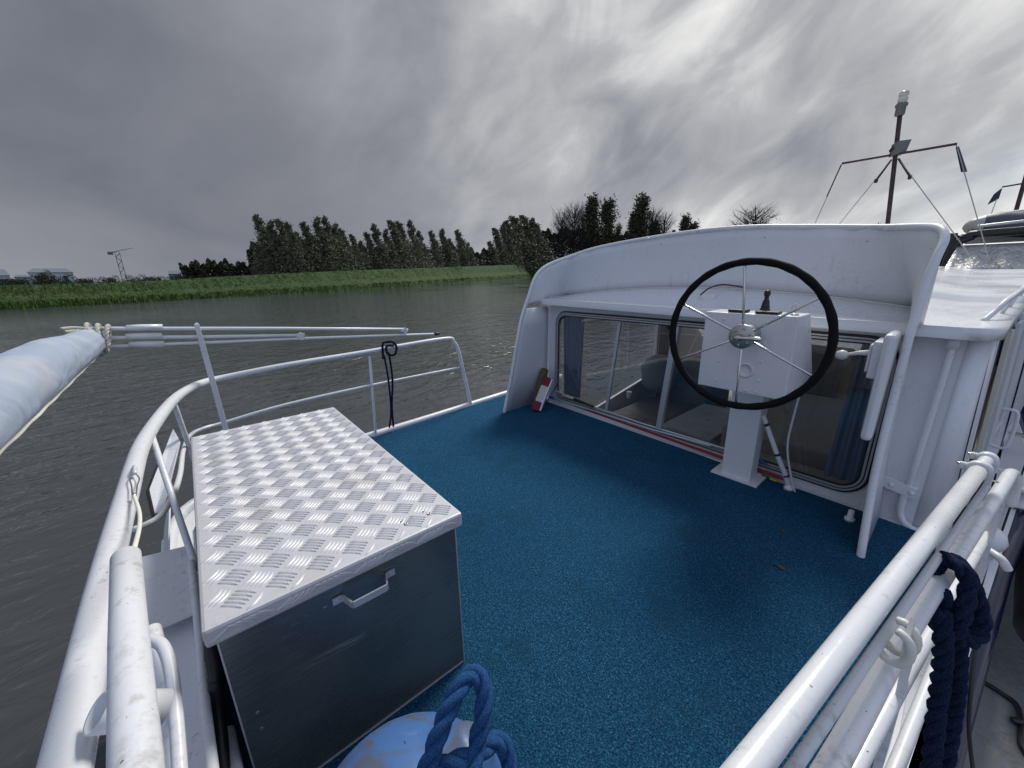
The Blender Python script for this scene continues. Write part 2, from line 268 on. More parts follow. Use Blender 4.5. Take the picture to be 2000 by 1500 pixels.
# ------------------------------------------------------------------ mesh helpers
class MB:
    def __init__(s): s.b = bmesh.new()
    def face(s, pts, smooth=False):
        f = s.b.faces.new([s.b.verts.new(p) for p in pts]); f.smooth = smooth; return f
    def hexa(s, p):   # 8 corners: bottom 4 then top 4
        v = [s.b.verts.new(q) for q in p]
        for i in ((3, 2, 1, 0), (4, 5, 6, 7), (0, 1, 5, 4), (1, 2, 6, 5), (2, 3, 7, 6), (3, 0, 4, 7)): s.b.faces.new([v[k] for k in i])
    def box(s, lo, hi, m=None):
        x0, y0, z0 = lo; x1, y1, z1 = hi
        p = [V(q) for q in ((x0, y0, z0), (x1, y0, z0), (x1, y1, z0), (x0, y1, z0), (x0, y0, z1), (x1, y0, z1), (x1, y1, z1), (x0, y1, z1))]
        s.hexa([m @ q for q in p] if m else p); return s
    def prism(s, poly, off):
        """polygon (list of points) thickened by vector off"""
        off = V(off); a = [s.b.verts.new(V(p)) for p in poly]; c = [s.b.verts.new(V(p)+off) for p in poly]; n = len(a)
        s.b.faces.new(a[::-1]); s.b.faces.new(c)
        for i in range(n): s.b.faces.new((a[i], a[(i+1) % n], c[(i+1) % n], c[i]))
        return s
    def tube(s, pts, r, seg=14, sub=0, closed=False, flat=False, dome=True):
        pts = [V(p) for p in pts]
        rs = list(r) if hasattr(r, '__len__') else [r]*len(pts)
        if sub:
            q = []; qr = []; n = len(pts); m = n if closed else n-1
            for i in range(m):
                p0 = pts[(i-1) % n] if (closed or i > 0) else pts[0]*2-pts[1]; p1 = pts[i]; p2 = pts[(i+1) % n]
                p3 = pts[(i+2) % n] if (closed or i+2 < n) else pts[-1]*2-pts[-2]
                for k in range(sub):
                    u = k/sub; q.append(.5*((2*p1)+(p2-p0)*u+(2*p0-5*p1+4*p2-p3)*u*u+(3*p1-p0-3*p2+p3)*u**3)); qr.append(rs[i]*(1-u)+rs[(i+1) % n]*u)
            if not closed: q.append(pts[-1]); qr.append(rs[-1])
            pts, rs = q, qr
        n = len(pts); rings = []; t0 = None; nrm = None
        for i in range(n):
            a = pts[(i-1) % n] if (closed or i > 0) else pts[i]; c = pts[(i+1) % n] if (closed or i < n-1) else pts[i]
            tg = (c-a).normalized()
            if nrm is None:
                up = V((0, 0, 1)) if abs(tg.z) < .9 else V((1, 0, 0)); nrm = tg.cross(up).normalized()
            else: nrm = (nrm - tg*nrm.dot(tg)).normalized()
            bn = tg.cross(nrm)
            rings.append([s.b.verts.new(pts[i]+(nrm*math.cos(2*math.pi*k/seg)+bn*math.sin(2*math.pi*k/seg))*rs[i]) for k in range(seg)])
        m = n if closed else n-1
        for i in range(m):
            A, B = rings[i], rings[(i+1) % n]
            for k in range(seg):
                f = s.b.faces.new((A[k], A[(k+1) % seg], B[(k+1) % seg], B[k])); f.smooth = not flat
        if not closed:
            for e, rg, nb in ((0, rings[0], 1), (n-1, rings[-1], n-2)):
                if dome:
                    d = (pts[e]-pts[nb]).normalized(); rr = rs[e]; prev = rg
                    for ph in (.5, 1.0):
                        ctr = pts[e]+d*rr*.45*math.sin(ph*1.2); new = [s.b.verts.new(ctr+(v.co-pts[e])*math.cos(ph*1.2)) for v in rg]
                        for k in range(seg):
                            q = (prev[k], prev[(k+1) % seg], new[(k+1) % seg], new[k]); f = s.b.faces.new(q if e else q[::-1]); f.smooth = True
                        prev = new
                    s.b.faces.new(prev if e else prev[::-1])
                else: s.b.faces.new(rg if e else rg[::-1])
        return s
    def lathe(s, prof, org, axis=(0, 0, 1), seg=28, smooth=True, closed=False):
        ax = V(axis).normalized(); up = V((0, 0, 1)) if abs(ax.z) < .9 else V((1, 0, 0)); e1 = ax.cross(up).normalized(); e2 = ax.cross(e1); org = V(org)
        rings = [[s.b.verts.new(org+ax*hh+(e1*math.cos(2*math.pi*k/seg)+e2*math.sin(2*math.pi*k/seg))*max(r, 1e-4)) for k in range(seg)] for r, hh in prof]
        for A, B in zip(rings, rings[1:]):
            for k in range(seg): f = s.b.faces.new((A[k], A[(k+1) % seg], B[(k+1) % seg], B[k])); f.smooth = smooth
        s.b.faces.new(rings[0][::-1]); s.b.faces.new(rings[-1]); return s
    def rope(s, pts, r, sub=6, pitch=None, strands=3):
        """laid rope: twisted strands round a smooth path"""
        pts = [V(p) for p in pts]; n = len(pts); q = []
        for i in range(n-1):
            p0 = pts[i-1] if i else pts[0]*2-pts[1]; p1, p2 = pts[i], pts[i+1]; p3 = pts[i+2] if i+2 < n else pts[-1]*2-pts[-2]
            for k in range(sub*6):
                u = k/(sub*6); q.append(.5*((2*p1)+(p2-p0)*u+(2*p0-5*p1+4*p2-p3)*u*u+(3*p1-p0-3*p2+p3)*u**3))
        q.append(pts[-1]); pitch = pitch or r*7
        L = 0; out = [q[0]]; step = r*.6; acc = 0          # even resampling
        for a, c in zip(q, q[1:]):
            d = (c-a).length
            while acc+d >= step and d > 1e-9:
                f = (step-acc)/d; a = a.lerp(c, f); out.append(a); d = (c-a).length; acc = 0
            acc += d
        nrm = None; fr = []
        for i in range(len(out)):
            tg = (out[min(i+1, len(out)-1)]-out[max(i-1, 0)]).normalized()
            if nrm is None: up = V((0, 0, 1)) if abs(tg.z) < .9 else V((1, 0, 0)); nrm = tg.cross(up).normalized()
            else: nrm = (nrm-tg*nrm.dot(tg)).normalized()
            fr.append((nrm.copy(), tg.cross(nrm)))
        for k in range(strands):
            sp = []
            for i, p in enumerate(out):
                th = 2*math.pi*(k/strands+i*step/pitch); sp.append(p+(fr[i][0]*math.cos(th)+fr[i][1]*math.sin(th))*r*.52)
            s.tube(sp, r*.56, 8)
        return s
    def build(s, name, m, parent=None, bevel=0.0, solid=0.0):
        bmesh.ops.recalc_face_normals(s.b, faces=s.b.faces)
        me = bpy.data.meshes.new(name); s.b.to_mesh(me); s.b.free()
        o = bpy.data.objects.new(name, me); me.materials.append(m); col.objects.link(o)
        if parent is not None: o.parent = parent; o.matrix_parent_inverse = parent.matrix_basis.inverted()
        if solid: k = o.modifiers.new('solid', 'SOLIDIFY'); k.thickness = solid; k.offset = 0
        if bevel:
            k = o.modifiers.new('bevel', 'BEVEL'); k.width = bevel; k.segments = 2; k.limit_method = 'ANGLE'; k.angle_limit = R(40)
        return o
def thing(name, label, cat, loc=(0, 0, 0), group=None):
    o = bpy.data.objects.new(name, None); o.empty_display_size = .1; col.objects.link(o); o.location = loc
    return tag(o, label, cat, group)
def tag(o, label, cat, group=None, kind=None):
    o['label'] = label; o['category'] = cat
    if group: o['group'] = group
    if kind: o['kind'] = kind
    return o
def struct(o): o['kind'] = 'structure'; return o

# ------------------------------------------------------------------ setting: water, land, far bank
WZ = -1.3
m = MB(); m.face([(-3000, -3000, WZ), (3000, -3000, WZ), (3000, 3000, WZ), (-3000, 3000, WZ)]); struct(m.build('river_water', M['water']))
# bank stations: photo column -> waterline and crest
stn = [(-700, 645, 560), (-330, 622, 553), (0, 605, 550), (200, 595, 545), (350, 586.5, 539), (520, 577, 530.5), (660, 569, 526), (800, 560, 522), (920, 551.5, 518.5), (1040, 543, 515), (1150, 540, 512), (1300, 536.5, 510)]
WL = [pz(x, y, WZ) for x, y, c in stn]
CR = []
for i, (x, y, c) in enumerate(stn):
    dd = math.hypot(WL[i].x, WL[i].y); nxt = (WL[min(i+1, len(WL)-1)]-WL[max(i-1, 0)]); nxt.z = 0; nl = V((-nxt.y, nxt.x, 0)).normalized()
    q = WL[i]+nl*7.5; dq = math.hypot(q.x, q.y)
    az = V((q.x, q.y, 0)).normalized()
    # crest height follows the photo line at the column where q stands
    dv = q-EYE; colx = 1000+FOC*dv.dot(R_)/dv.dot(F_)
    yy = stn[-1][2]
    for j in range(len(stn)-1):
        if stn[j][0] <= colx <= stn[j+1][0]: f = (colx-stn[j][0])/(stn[j+1][0]-stn[j][0]); yy = stn[j][2]*(1-f)+stn[j+1][2]*f
    if colx < stn[0][0]: yy = stn[0][2]
    yy += 8 if colx < 250 else max(1.5, 8-(colx-250)*.011)
    CR.append(pd(colx, yy, dq))
def seglerp(L, t): i = min(int(t), len(L)-2); return L[i].lerp(L[i+1], t-i)
def bankpt(t, v, rough=True):
    """v 0 at the water, 1 at the crest"""
    a, c = seglerp(WL, t), seglerp(CR, t); p = a.lerp(c, v)
    prof = [(0, 0), (.06, .22), (.35, .42), (.6, .55), (.85, .88), (1, 1)]
    for (v0, h0), (v1, h1) in zip(prof, prof[1:]):
        if v0 <= v <= v1: hh = h0+(h1-h0)*(v-v0)/(v1-v0)
    p.z = a.z+(c.z-a.z)*hh
    return p
m = MB(); NS = 330; rows = []
vs = [0, .03, .06, .15, .25, .35, .47, .6, .72, .85, .93, 1.0]
for i in range(NS+1):
    t_ = i/NS*(len(WL)-1.001); r_ = []
    wob = V((0, 0, 0))
    for v in vs:
        p = bankpt(t_, v); j = .22*(1 if .05 < v < 1 else .3)
        p += V((random.uniform(-j, j), random.uniform(-j, j), random.uniform(-j, j)*.8)); r_.append(m.b.verts.new(p))
    a, c = seglerp(WL, t_), seglerp(CR, t_); out = (c-a); out.z = 0; out.normalize()
    for dd, zz in ((1.5, -.15), (3, -.6), (9, -2.2)):
        q = c+out*dd; q.z = max(c.z+zz, -1.0); r_.append(m.b.verts.new(q))
    q = a-out*1.5; q.z = WZ-1; r_.insert(0, m.b.verts.new(q)); rows.append(r_)
for A, B in zip(rows, rows[1:]):
    for k in range(len(A)-1): f = m.b.faces.new((A[k], A[k+1], B[k+1], B[k])); f.smooth = True
struct(m.build('river_bank', M['earth']))
m = MB(); outl = []
for i in range(len(WL)):
    a, c = WL[i], CR[i]; out = (c-a); out.z = 0; out.normalize(); outl.append((c+out*8).to_2d())
far = [(p+(p.normalized())*2600) for p in outl]
for i in range(len(outl)-1): m.face([(*outl[i], -1.1), (*outl[i+1], -1.1), (*far[i+1], -1.1), (*far[i], -1.1)])
struct(m.build('meadow_ground', M['field']))
# grass on the bank: countless blades
m = MB(); rg = random.Random(3); tu = (len(WL)-1.001)
for i in range(42000):
    u = rg.random()**1.0*tu*.86; v = rg.choice([rg.uniform(0, 1.02), rg.uniform(0, .12), rg.uniform(.55, 1.0)]); p = bankpt(u, min(v, 1)) + V((rg.uniform(-.3, .3), rg.uniform(-.3, .3), -.1))
    D0 = math.hypot(p.x, p.y); cl_ = .5+.5*math.sin(u*37+math.sin(u*91)*2+v*9); hgt = rg.uniform(.18, .42)*((.7+.7*cl_) if v < .12 else .55+.35*cl_)*(.8+D0/300); wd = hgt*.22; an = rg.uniform(0, math.pi); e = V((math.cos(an), math.sin(an), 0))*wd
    ln = V((rg.uniform(-.5, .1), rg.uniform(-.2, .2), 0))*hgt
    m.face([p-e, p+e, p+ln+V((0, 0, hgt))])
tag(m.build('bank_grass', M['grass']), 'lush green grass covering the far river bank', 'grass', kind='stuff')

# ------------------------------------------------------------------ trees
def leafcloud(m, rg, n, fn, size):
    for i in range(n):
        p, s_ = fn(rg); s_ *= size*rg.uniform(.6, 1.3)
        a = V((rg.gauss(0, 1), rg.gauss(0, 1), rg.gauss(0, 1))).normalized(); c = a.cross(V((rg.gauss(0, 1), rg.gauss(0, 1), rg.gauss(0, 1)))).normalized()
        m.face([p+a*s_, p+c*s_*.6, p-a*s_, p-c*s_*.6])
def crown_mesh(kind, seed):
    """unit-height tree (1 m high); returns trunk mesh and crown mesh"""
    rg = random.Random(seed); tr = MB(); cr = MB()
    lean = rg.uniform(.05, .12) if kind == 'willow' else rg.uniform(-.015, .015)
    def axis(h): return V((-lean*h**3.0, 0, h))       # tops combed over by the wind
    if kind == 'bare':
        tr.tube([(0, 0, -.05), (0, 0, .3), (.01, 0, .6), (0, .01, .95)], [.016, .012, .007, .002], 6)
        for i in range(150):
            h0 = rg.uniform(.16, .85); az = rg.uniform(0, 6.28); L = rg.uniform(.16, .36)*(1.05-h0*.6); d = V((math.cos(az), math.sin(az), rg.uniform(.9, 1.7))).normalized()
            p0 = axis(h0); p1 = p0+d*L*.5; p2 = p0+d*L+V((0, 0, L*.15)); tr.tube([p0, p1, p2], [.0035, .0024, .001], 4)
            for k in range(9):
                s0 = p0.lerp(p2, rg.uniform(.3, 1)); d2 = (d+V((rg.gauss(0, .5), rg.gauss(0, .5), rg.gauss(.1, .4)))).normalized()
                e = s0+d2*rg.uniform(.04, .11); w_ = V((rg.gauss(0, 1), rg.gauss(0, 1), 0)).normalized()*.0011; tr.b.faces.new([tr.b.verts.new(q) for q in (s0-w_, s0+w_, e+w_*.5, e-w_*.5)])
        def fn(rg):
            h_ = rg.uniform(.3, .95); rr = .19*math.sin(math.pi*min(1, (h_-.1)/.92))**.6*rg.random()**.5; an = rg.uniform(0, 6.28)
            return axis(h_)+V((math.cos(an)*rr, math.sin(an)*rr, 0)), 1
        leafcloud(cr, rg, 700, fn, .0055); return tr, cr
    wd = {'willow': .165, 'poplar': .085, 'bush': .55}[kind]
    if kind == 'bush':
        tr.tube([(0, 0, -.1), (0, 0, .5)], [.04, .02], 6)
        lumps = [(V((rg.uniform(-wd, wd), rg.uniform(-wd, wd), rg.uniform(.15, .68))), rg.uniform(.16, .32)) for i in range(15)]
        def fn(rg):
            c, r = rg.choice(lumps); d = V((rg.gauss(0, 1), rg.gauss(0, 1), rg.gauss(0, 1))).normalized(); p = c+d*r*rg.uniform(.6, 1.08); p.z = abs(p.z); return p, 1
        leafcloud(cr, rg, 3800, fn, .032); return tr, cr
    tr.tube([axis(h)+V((0, 0, -.02)) for h in (0, .25, .5, .75, .97)], [.015, .012, .009, .005, .001], 6)
    br = []
    nb = 64 if kind == 'willow' else 80
    for i in range(nb):
        h0 = (i+rg.random())/nb*.9+.03; az = rg.uniform(0, 6.28)
        prof = (1-h0)**1.12*min(1, (h0+.20)*3.2) if kind == 'willow' else math.sin(math.pi*min(1, h0*.80+.14))**.8
        L = wd*prof*rg.uniform(.5, 1.15)+.012
        up = .75 if kind == 'willow' else 1.7
        p0 = axis(h0); p1 = p0+V((math.cos(az)*L-lean*.25*L, math.sin(az)*L, L*up*rg.uniform(.7, 1.3)))
        tr.tube([p0, p1], [.003, .001], 4); br.append((p0, p1, L))
    def fn(rg):
        p0, p1, L = rg.choice(br); k = rg.random()**.6; p = p0.lerp(p1, k*1.08); r = L*.30*(.35+.65*k)+.006
        return p+V((rg.gauss(0, r), rg.gauss(0, r), rg.gauss(0, r*1.2))), 1
    leafcloud(cr, rg, 6200 if kind == 'willow' else 7500, fn, .0130 if kind == 'willow' else .0135); return tr, cr
protos = {}
def proto(kind, seed, leaf):
    if (kind, seed) not in protos:
        tr, cr = crown_mesh(kind, seed)
        res = []
        for nm, mb, mt in (('trunk', tr, M['bark']), ('crown', cr, M[leaf])):
            me = bpy.data.meshes.new(nm); mb.b.to_mesh(me); mb.b.free(); me.materials.append(mt); res.append((nm, me))
        protos[(kind, seed)] = res
    return protos[(kind, seed)]
CRC = [(1000+FOC*(q-EYE).dot(R_)/(q-EYE).dot(F_), math.hypot(q.x, q.y)) for q in CR]
def behind(px, D, extra=9):       # never nearer than just behind the crest of the dike in that direction
    d_ = CRC[-1][1]
    for (x0, d0), (x1, d1) in zip(CRC, CRC[1:]):
        if x0 <= px <= x1: d_ = d0+(d1-d0)*(px-x0)/(x1-x0)
    if px < CRC[0][0]: d_ = CRC[0][1]
    return max(D, min(d_, 440)+extra)
def tree(name, kind, leaf, px, ytop, D, label, group, seed, ybase=None, wide=1.0, z0=-1.1):
    """stands on the meadow at distance D in the direction of photo column px; its top is as high as the photo shows"""
    D = behind(px, D); e = pd(px, ytop, D); Ht = e.z-z0
    o = thing(name, label, 'tree' if kind != 'bush' else 'bush', (e.x, e.y, z0), group)
    # trees lean the way the wind blows, which is the photo's left
    o.rotation_euler = (0, 0, YAW+random.uniform(-.3, .3)); o.scale = (Ht*wide, Ht*wide, Ht)
    for nm, me in proto(kind, seed, leaf):
        c = bpy.data.objects.new(nm, me); col.objects.link(c); c.parent = o
    return o
rt = random.Random(11)
LT = {}
# first stand (photo columns 490-700)
S1 = [(500, 468), (510, 412), (531, 424), (550, 420), (567, 427), (585, 448), (603, 428), (622, 417), (640, 416), (655, 430), (672, 440), (690, 452)]
S2 = [(708, 466), (722, 448), (738, 432), (755, 442), (771, 424), (786, 426), (806, 424), (822, 446), (848, 446), (866, 442), (882, 462), (900, 444), (915, 470)]
S3 = [(976, 440), (990, 432), (1003, 425), (1020, 416), (1034, 414), (1046, 420), (1056, 428), (966, 468)]
names1 = 'tall wind-bent willow poplar in the stand left of the gap'
def ordw(i): return ['first', 'second', 'third', 'fourth', 'fifth', 'sixth', 'seventh', 'eighth', 'ninth', 'tenth', 'eleventh', 'twelfth', 'thirteenth'][i]
for S, Dm, tx, gp in ((S1, 116, 'tree from the left in the tallest wind-bent grove on the far bank', 'wind-bent trees of the tall grove'),
                  (S2, 130, 'tree from the left in the middle wind-bent row beyond the bank', 'wind-bent trees of the middle row')):
    for i, (x, y) in enumerate(S):
        tree('willow_tree', 'willow', 'willow', x+3, y, Dm+rt.uniform(-6, 8), f'{ordw(i)} {tx}', gp, 20+rt.randrange(5), wide=rt.uniform(1.0, 1.35))
for i, (x, y) in enumerate(sorted(S3)):
    tree('willow_tree', 'willow', 'willow', x, y, 150+rt.uniform(-6, 8), f'{ordw(i)} tree from the left in the dense clump left of the white windbreak', 'leafy trees of the clump beside the windbreak', 20+rt.randrange(5), wide=rt.uniform(1.3, 1.7))
for i, (x, y, l) in enumerate([(1159, 387, 'tall slim poplar, left one of the close pair above the windbreak'), (1187, 392, 'slim poplar, right one of the close pair above the windbreak'), (1255, 386, 'tall slim poplar standing alone in the middle above the windbreak'), (1240, 420, 'short poplar hugging the left side of the lone tall poplar'), (1278, 432, 'short dark poplar right of the lone tall poplar'), (1208, 442, 'tiny pointed poplar between the pair and the lone poplar'), (1341, 423, 'small poplar tip showing over the windbreak beside a tiny one'), (1354, 436, 'tiniest poplar tip at the windbreak edge')]):
    tree('poplar_tree', 'poplar', 'poplar', x, y, 150, l, 'columnar poplars', 40+i % 3, wide=1.1 if i not in (5,) else .8)
for i, (x, y, l, wd_) in enumerate([(1098, 408, 'bare airy tree left of its taller bare neighbour beside the poplars', 1.1), (1122, 396, 'tallest bare airy tree left of the poplar pair', 1.1), (1140, 402, 'bare airy tree touching the left poplar', 1.0), (1277, 404, 'bare tree right behind the lone tall poplar', 1.1), (1300, 414, 'bare spreading tree right of the lone poplar', 1.1)]):
    tree('bare_tree', 'bare', 'poplar', x, y, 160, l, 'bare trees', 50+i % 3, wide=wd_*1.15)
tree('bare_tree', 'bare', 'poplar', 1478, 402, 140, 'round bare tree peeping over the middle of the windbreak', 'bare trees', 51, wide=2.3)
tree('scrub_bush', 'bush', 'scrub', 1652, 429, 110, 'small bushy treetop over the windbreak left of the mast', 'treetops over the windbreak', 60, wide=.22)
tree('scrub_bush', 'bush', 'scrub', 1705, 428, 110, 'low rounded treetop over the windbreak beside the mast foot', 'treetops over the windbreak', 61, wide=.25)
# dark woodland mass and scrub along the back of the bank
def mass(name, cols, D, label, seed, size=.30, n=9000):
    rg = random.Random(seed); m = MB()
    for i in range(n):
        j = rg.uniform(0, len(cols)-1.0001); k = int(j); f = j-k
        x = cols[k][0]*(1-f)+cols[k+1][0]*f; y = cols[k][1]*(1-f)+cols[k+1][1]*f
        DD_ = behind(x, D, 16); tp = pd(x, y+5*math.sin(x*.21)+3*math.sin(x*.55), DD_); z = -1+(tp.z+1)*(1-rg.random()**1.8*.98); dist = DD_+rg.uniform(-4, 8); q = azi(x); p = V((q.x*dist, q.y*dist, z))
        s_ = size*rg.uniform(.6, 1.4)*DD_/150
        a = V((rg.gauss(0, 1), rg.gauss(0, 1), rg.gauss(0, 1))).normalized(); c = a.cross(V((rg.gauss(0, 1), rg.gauss(0, 1), rg.gauss(0, 1)))).normalized()
        m.face([p+a*s_, p+c*s_*.7, p-a*s_, p-c*s_*.7])
    tag(m.build(name, M['scrub']), label, 'undergrowth', kind='stuff')
mass('woodland', [(1050, 450), (1075, 456), (1110, 447), (1150, 452), (1190, 462), (1230, 460), (1280, 458), (1350, 456), (1450, 460), (1600, 466), (1800, 470), (1850, 470)], 170, 'dark leafy woodland behind the poplars above the windbreak', 5, .42, 26000)
mass('undergrowth', [(488, 490), (520, 470), (580, 470), (640, 470), (690, 480), (720, 490), (800, 484), (900, 488), (930, 492), (965, 492), (1000, 480), (1060, 470)], 133, 'dark undergrowth filling in below the far bank trees', 6, .42, 26000)
mass('hedgerow', [(352, 522), (375, 516), (400, 514), (425, 512), (450, 515), (480, 518), (500, 512)], 140, 'dark round hedgerow left of the tall grove', 8, .45, 7000)
for i, (x, y, D, wd_, l) in enumerate([(22, 536, 150, 1.3, 'low grey bush in front of the left shed'), (55, 532, 150, 1.5, 'low wide grey bush left of the dark tree'), (82, 524, 150, .9, 'dark rounded tree in front of the pale barn'), (108, 531, 150, 1.2, 'dark bush touching the right of the rounded tree'), (163, 537, 170, 1.1, 'small bush right of the pale barn'), (187, 537, 170, 1.4, 'low bush left of the crane'), (216, 536, 170, 1.5, 'dark square-topped bush at the crane foot'), (257, 533, 170, 1.2, 'dark round bush right of the crane foot'), (296, 534, 170, 1.3, 'low round bush midway between crane and farmhouse'), (318, 537, 170, 1.4, 'low bush left of the farmhouse'), (350, 530, 170, 1.0, 'bush on the right of the farmhouse')]):
    tree('scrub_bush', 'bush', 'scrub', x, y, D, l, 'bushes beyond the left bank', 60+i % 4, wide=wd_*.62)
# far buildings
def at(px, D, z=-1.1): q = azi(px); return V((q.x*D, q.y*D, z))
def house(name, x0, x1, yeave, yridge, D, label, deep=10, hip=.12, wallm='housewall'):
    a, c = at(x0, D), at(x1, D); L = (c-a); n = V((-L.y, L.x, 0)).normalized()
    if n.dot(a) < 0: n = -n
    ze = pd((x0+x1)/2, yeave, D).z; zr = pd((x0+x1)/2, yridge, D).z
    o = thing(name, label, 'building', a.lerp(c, .5))
    m = MB(); m.prism([a, c, c+n*deep, a+n*deep], (0, 0, ze+1.1)); m.build('wall', M[wallm], o)
    m = MB(); i_ = L*hip; z1 = V((0, 0, ze+1.12)); zt = V((0, 0, zr+1.1)); ov = L*.03
    A, B, C_, D_ = a-ov-n*.6+z1, c+ov-n*.6+z1, c+ov+n*(deep+.6)+z1, a-ov+n*(deep+.6)+z1; r0, r1 = a+i_+n*deep/2+zt, c-i_+n*deep/2+zt
    v = [m.b.verts.new(q) for q in (A, B, C_, D_, r0, r1)]
    for f in ((0, 1, 5, 4), (2, 3, 4, 5), (1, 2, 5), (3, 0, 4), (3, 2, 1, 0)): m.b.faces.new([v[k] for k in f])
    m.build('roof', M['tiles'], o)
    for k in range(3):
        m = MB(); q = a.lerp(c, .2+.3*k)-n*.06; e = L.normalized()*(L.length*.05); zb = V((0, 0, (ze+1.1)*.45)); zt_ = V((0, 0, (ze+1.1)*.8)); m.prism([q-e+zb, q+e+zb, q+e+zt_, q-e+zt_], -n*.1); m.build('window', M['black'], o)
    return o
house('barn', 50, 138, 532, 523, 260, 'wide pale barn with grey hipped roof behind the dark tree', 18)
house('shed', -30, 12, 538, 525, 240, 'pale shed with sloping roof at the far left edge', 14)
house('low_shed', 20, 50, 541, 536, 235, 'low grey shed between the left shed and the pale barn', 10)
house('farmhouse', 325, 350, 535, 527.5, 250, 'small dark farmhouse with grey roof left of the hedgerow', 8, .05, 'tiles')
o = thing('tower_crane', 'slender tower crane rising behind the bank', 'crane', at(235, 300))
b0 = at(236, 300); zt = pd(228, 491.5, 300).z; s2 = .9; m = MB(); zz = -1.1; lat = azi(236); rt_ = V((lat.y, -lat.x, 0))
for sx in (-1, 1):
    for sy in (-1, 1): m.tube([b0+rt_*sx*s2+lat*sy*s2, V((b0.x, b0.y, zt))+rt_*sx*s2+lat*sy*s2], .16, 5)
k = 0
while zz < zt-2:
    s_ = 1 if k % 2 else -1
    for sy in (-1, 1): m.tube([V((b0.x, b0.y, zz))+rt_*s_*s2+lat*sy*s2, V((b0.x, b0.y, zz+2))-rt_*s_*s2+lat*sy*s2], .12, 4)
    zz += 2; k += 1
m.build('tower', M['crane'], o)
tp = V((b0.x, b0.y, zt)); m = MB()
for dz_ in (0, .9): m.tube([tp+V((0, 0, dz_*.6)), tp+rt_*7+V((0, 0, 2.2+dz_*.2))], .13, 5)
for i in range(9): m.tube([tp+(rt_*7+V((0, 0, 2.2)))*(i/9), tp+(rt_*7+V((0, 0, 2.2)))*((i+.5)/9)+V((0, 0, .5))], .08, 4)
m.build('jib', M['housewall'], o)
m = MB(); m.tube([tp, tp-rt_*2.6-V((0, 0, .4))], .3, 6); m.box((-.7, -1, -1.1), (.7, 1, .3), Matrix.Translation(tp-rt_*2.6-V((0, 0, .5)))); m.build('counterweight', M['crane'], o)

# ------------------------------------------------------------------ the boat
boat = thing('motor_cruiser', 'white steel motor cruiser with blue carpeted aft deck', 'boat', (-1.6, 4, -1.3))
def prt(x): return -3.62-(x-1.3)*.09      # port gunwale line
def stb(y): return .20+.10*(y-1.5)        # starboard gunwale line
CT = -1.68                                # centre line of the windbreak
def W(a, z, d=0.0): return V((a, 3.235-(a+3.0)*.035-d, z))    # aft cabin wall: d metres towards the stern
hullo = [(prt(3), 3), (prt(1.3)+.0, 1.3), (-3.60, .25), (-3.35, -.12), (-2.9, -.36), (.02, -.36), (stb(.5), .5), (stb(3), 3), (stb(5), 5), (.45, 9), (-.6, 12), (CT, 13), (-2.8, 12), (-3.9, 9), (-3.95, 5)]
m = MB(); aft = [(prt(3.25), 3.25)]+hullo[:7]+[(stb(3.25), 3.25)]; fore = [(stb(3.25), 3.25)]+hullo[8:]+[(prt(3.25), 3.25)]
m.prism([(x, y, -1.6) for x, y in aft], (0, 0, 1.595)); m.prism([(x, y, -1.6) for x, y in fore], (0, 0, .86))
sb = [(stb(3.25), 3.25), (stb(5), 5), (.45, 9)]
for (x0, y0), (x1, y1) in zip(sb, sb[1:]): m.prism([(x0-.02, y0, -.74), (x1-.02, y1, -.74), (x1-.02, y1, -.005), (x0-.02, y0, -.005)], (.02, 0, 0))
m.build('hull', M['white'], boat)
m = MB(); m.prism([(.10, 3.3, -.72), (.36, 6, -.72), (.40, 8.8, -.72), (.42, 8.8, -.72), (.38, 6, -.72), (.12, 3.3, -.72)], (0, 0, .71)); m.build('saloon_lining', M['beige'], boat)
m = MB(); m.prism([(x, y, -.004) for x, y in [(.06, -.2), (.12, 1.5), (.12, 3.0), (.28, 3.0), (.45, 6), (.45, 8.5), (.50, 8.5), (stb(5)-.03, 5), (stb(3)-.03, 3), (stb(.5)-.03, .5)]], (0, 0, .012)); m.build('side_deck', M['deckgrey'], boat)
m = MB(); m.prism([(x, y, -.003) for x, y in [(prt(3.25)+.08, 3.25), (prt(1.3)+.08, 1.3), (-3.50, .2), (-3.3, -.05), (-2.9, -.2), (.0, -.2), (.10, 1.5), (.13, 3.03), (-.2, 3.06), (-3.14, 3.18), (-3.2, 3.25)]], (0, 0, .015)); m.build('deck_carpet', M['carpet'], boat)
# raised gunwale lip and the toe rail pipe on it
m = MB(); pts = [V((prt(y)+.035, y, .015)) for y in (4.2, 3, 1.3)]+[V((-3.56, .25, .015)), V((-3.33, -.1, .015)), V((-2.9, -.31, .015)), V((-1.2, -.31, .015))]
m.tube(pts, .034, 10, sub=5); m.build('gunwale', M['rail'], boat)
m = MB(); m.tube([V((stb(y)+.01, y, -.05)) for y in (0, 1.5, 3, 5)]+[V((.47, 9, -.05))], .045, 8, sub=3); m.build('rubbing_strake', M['navy'], boat)
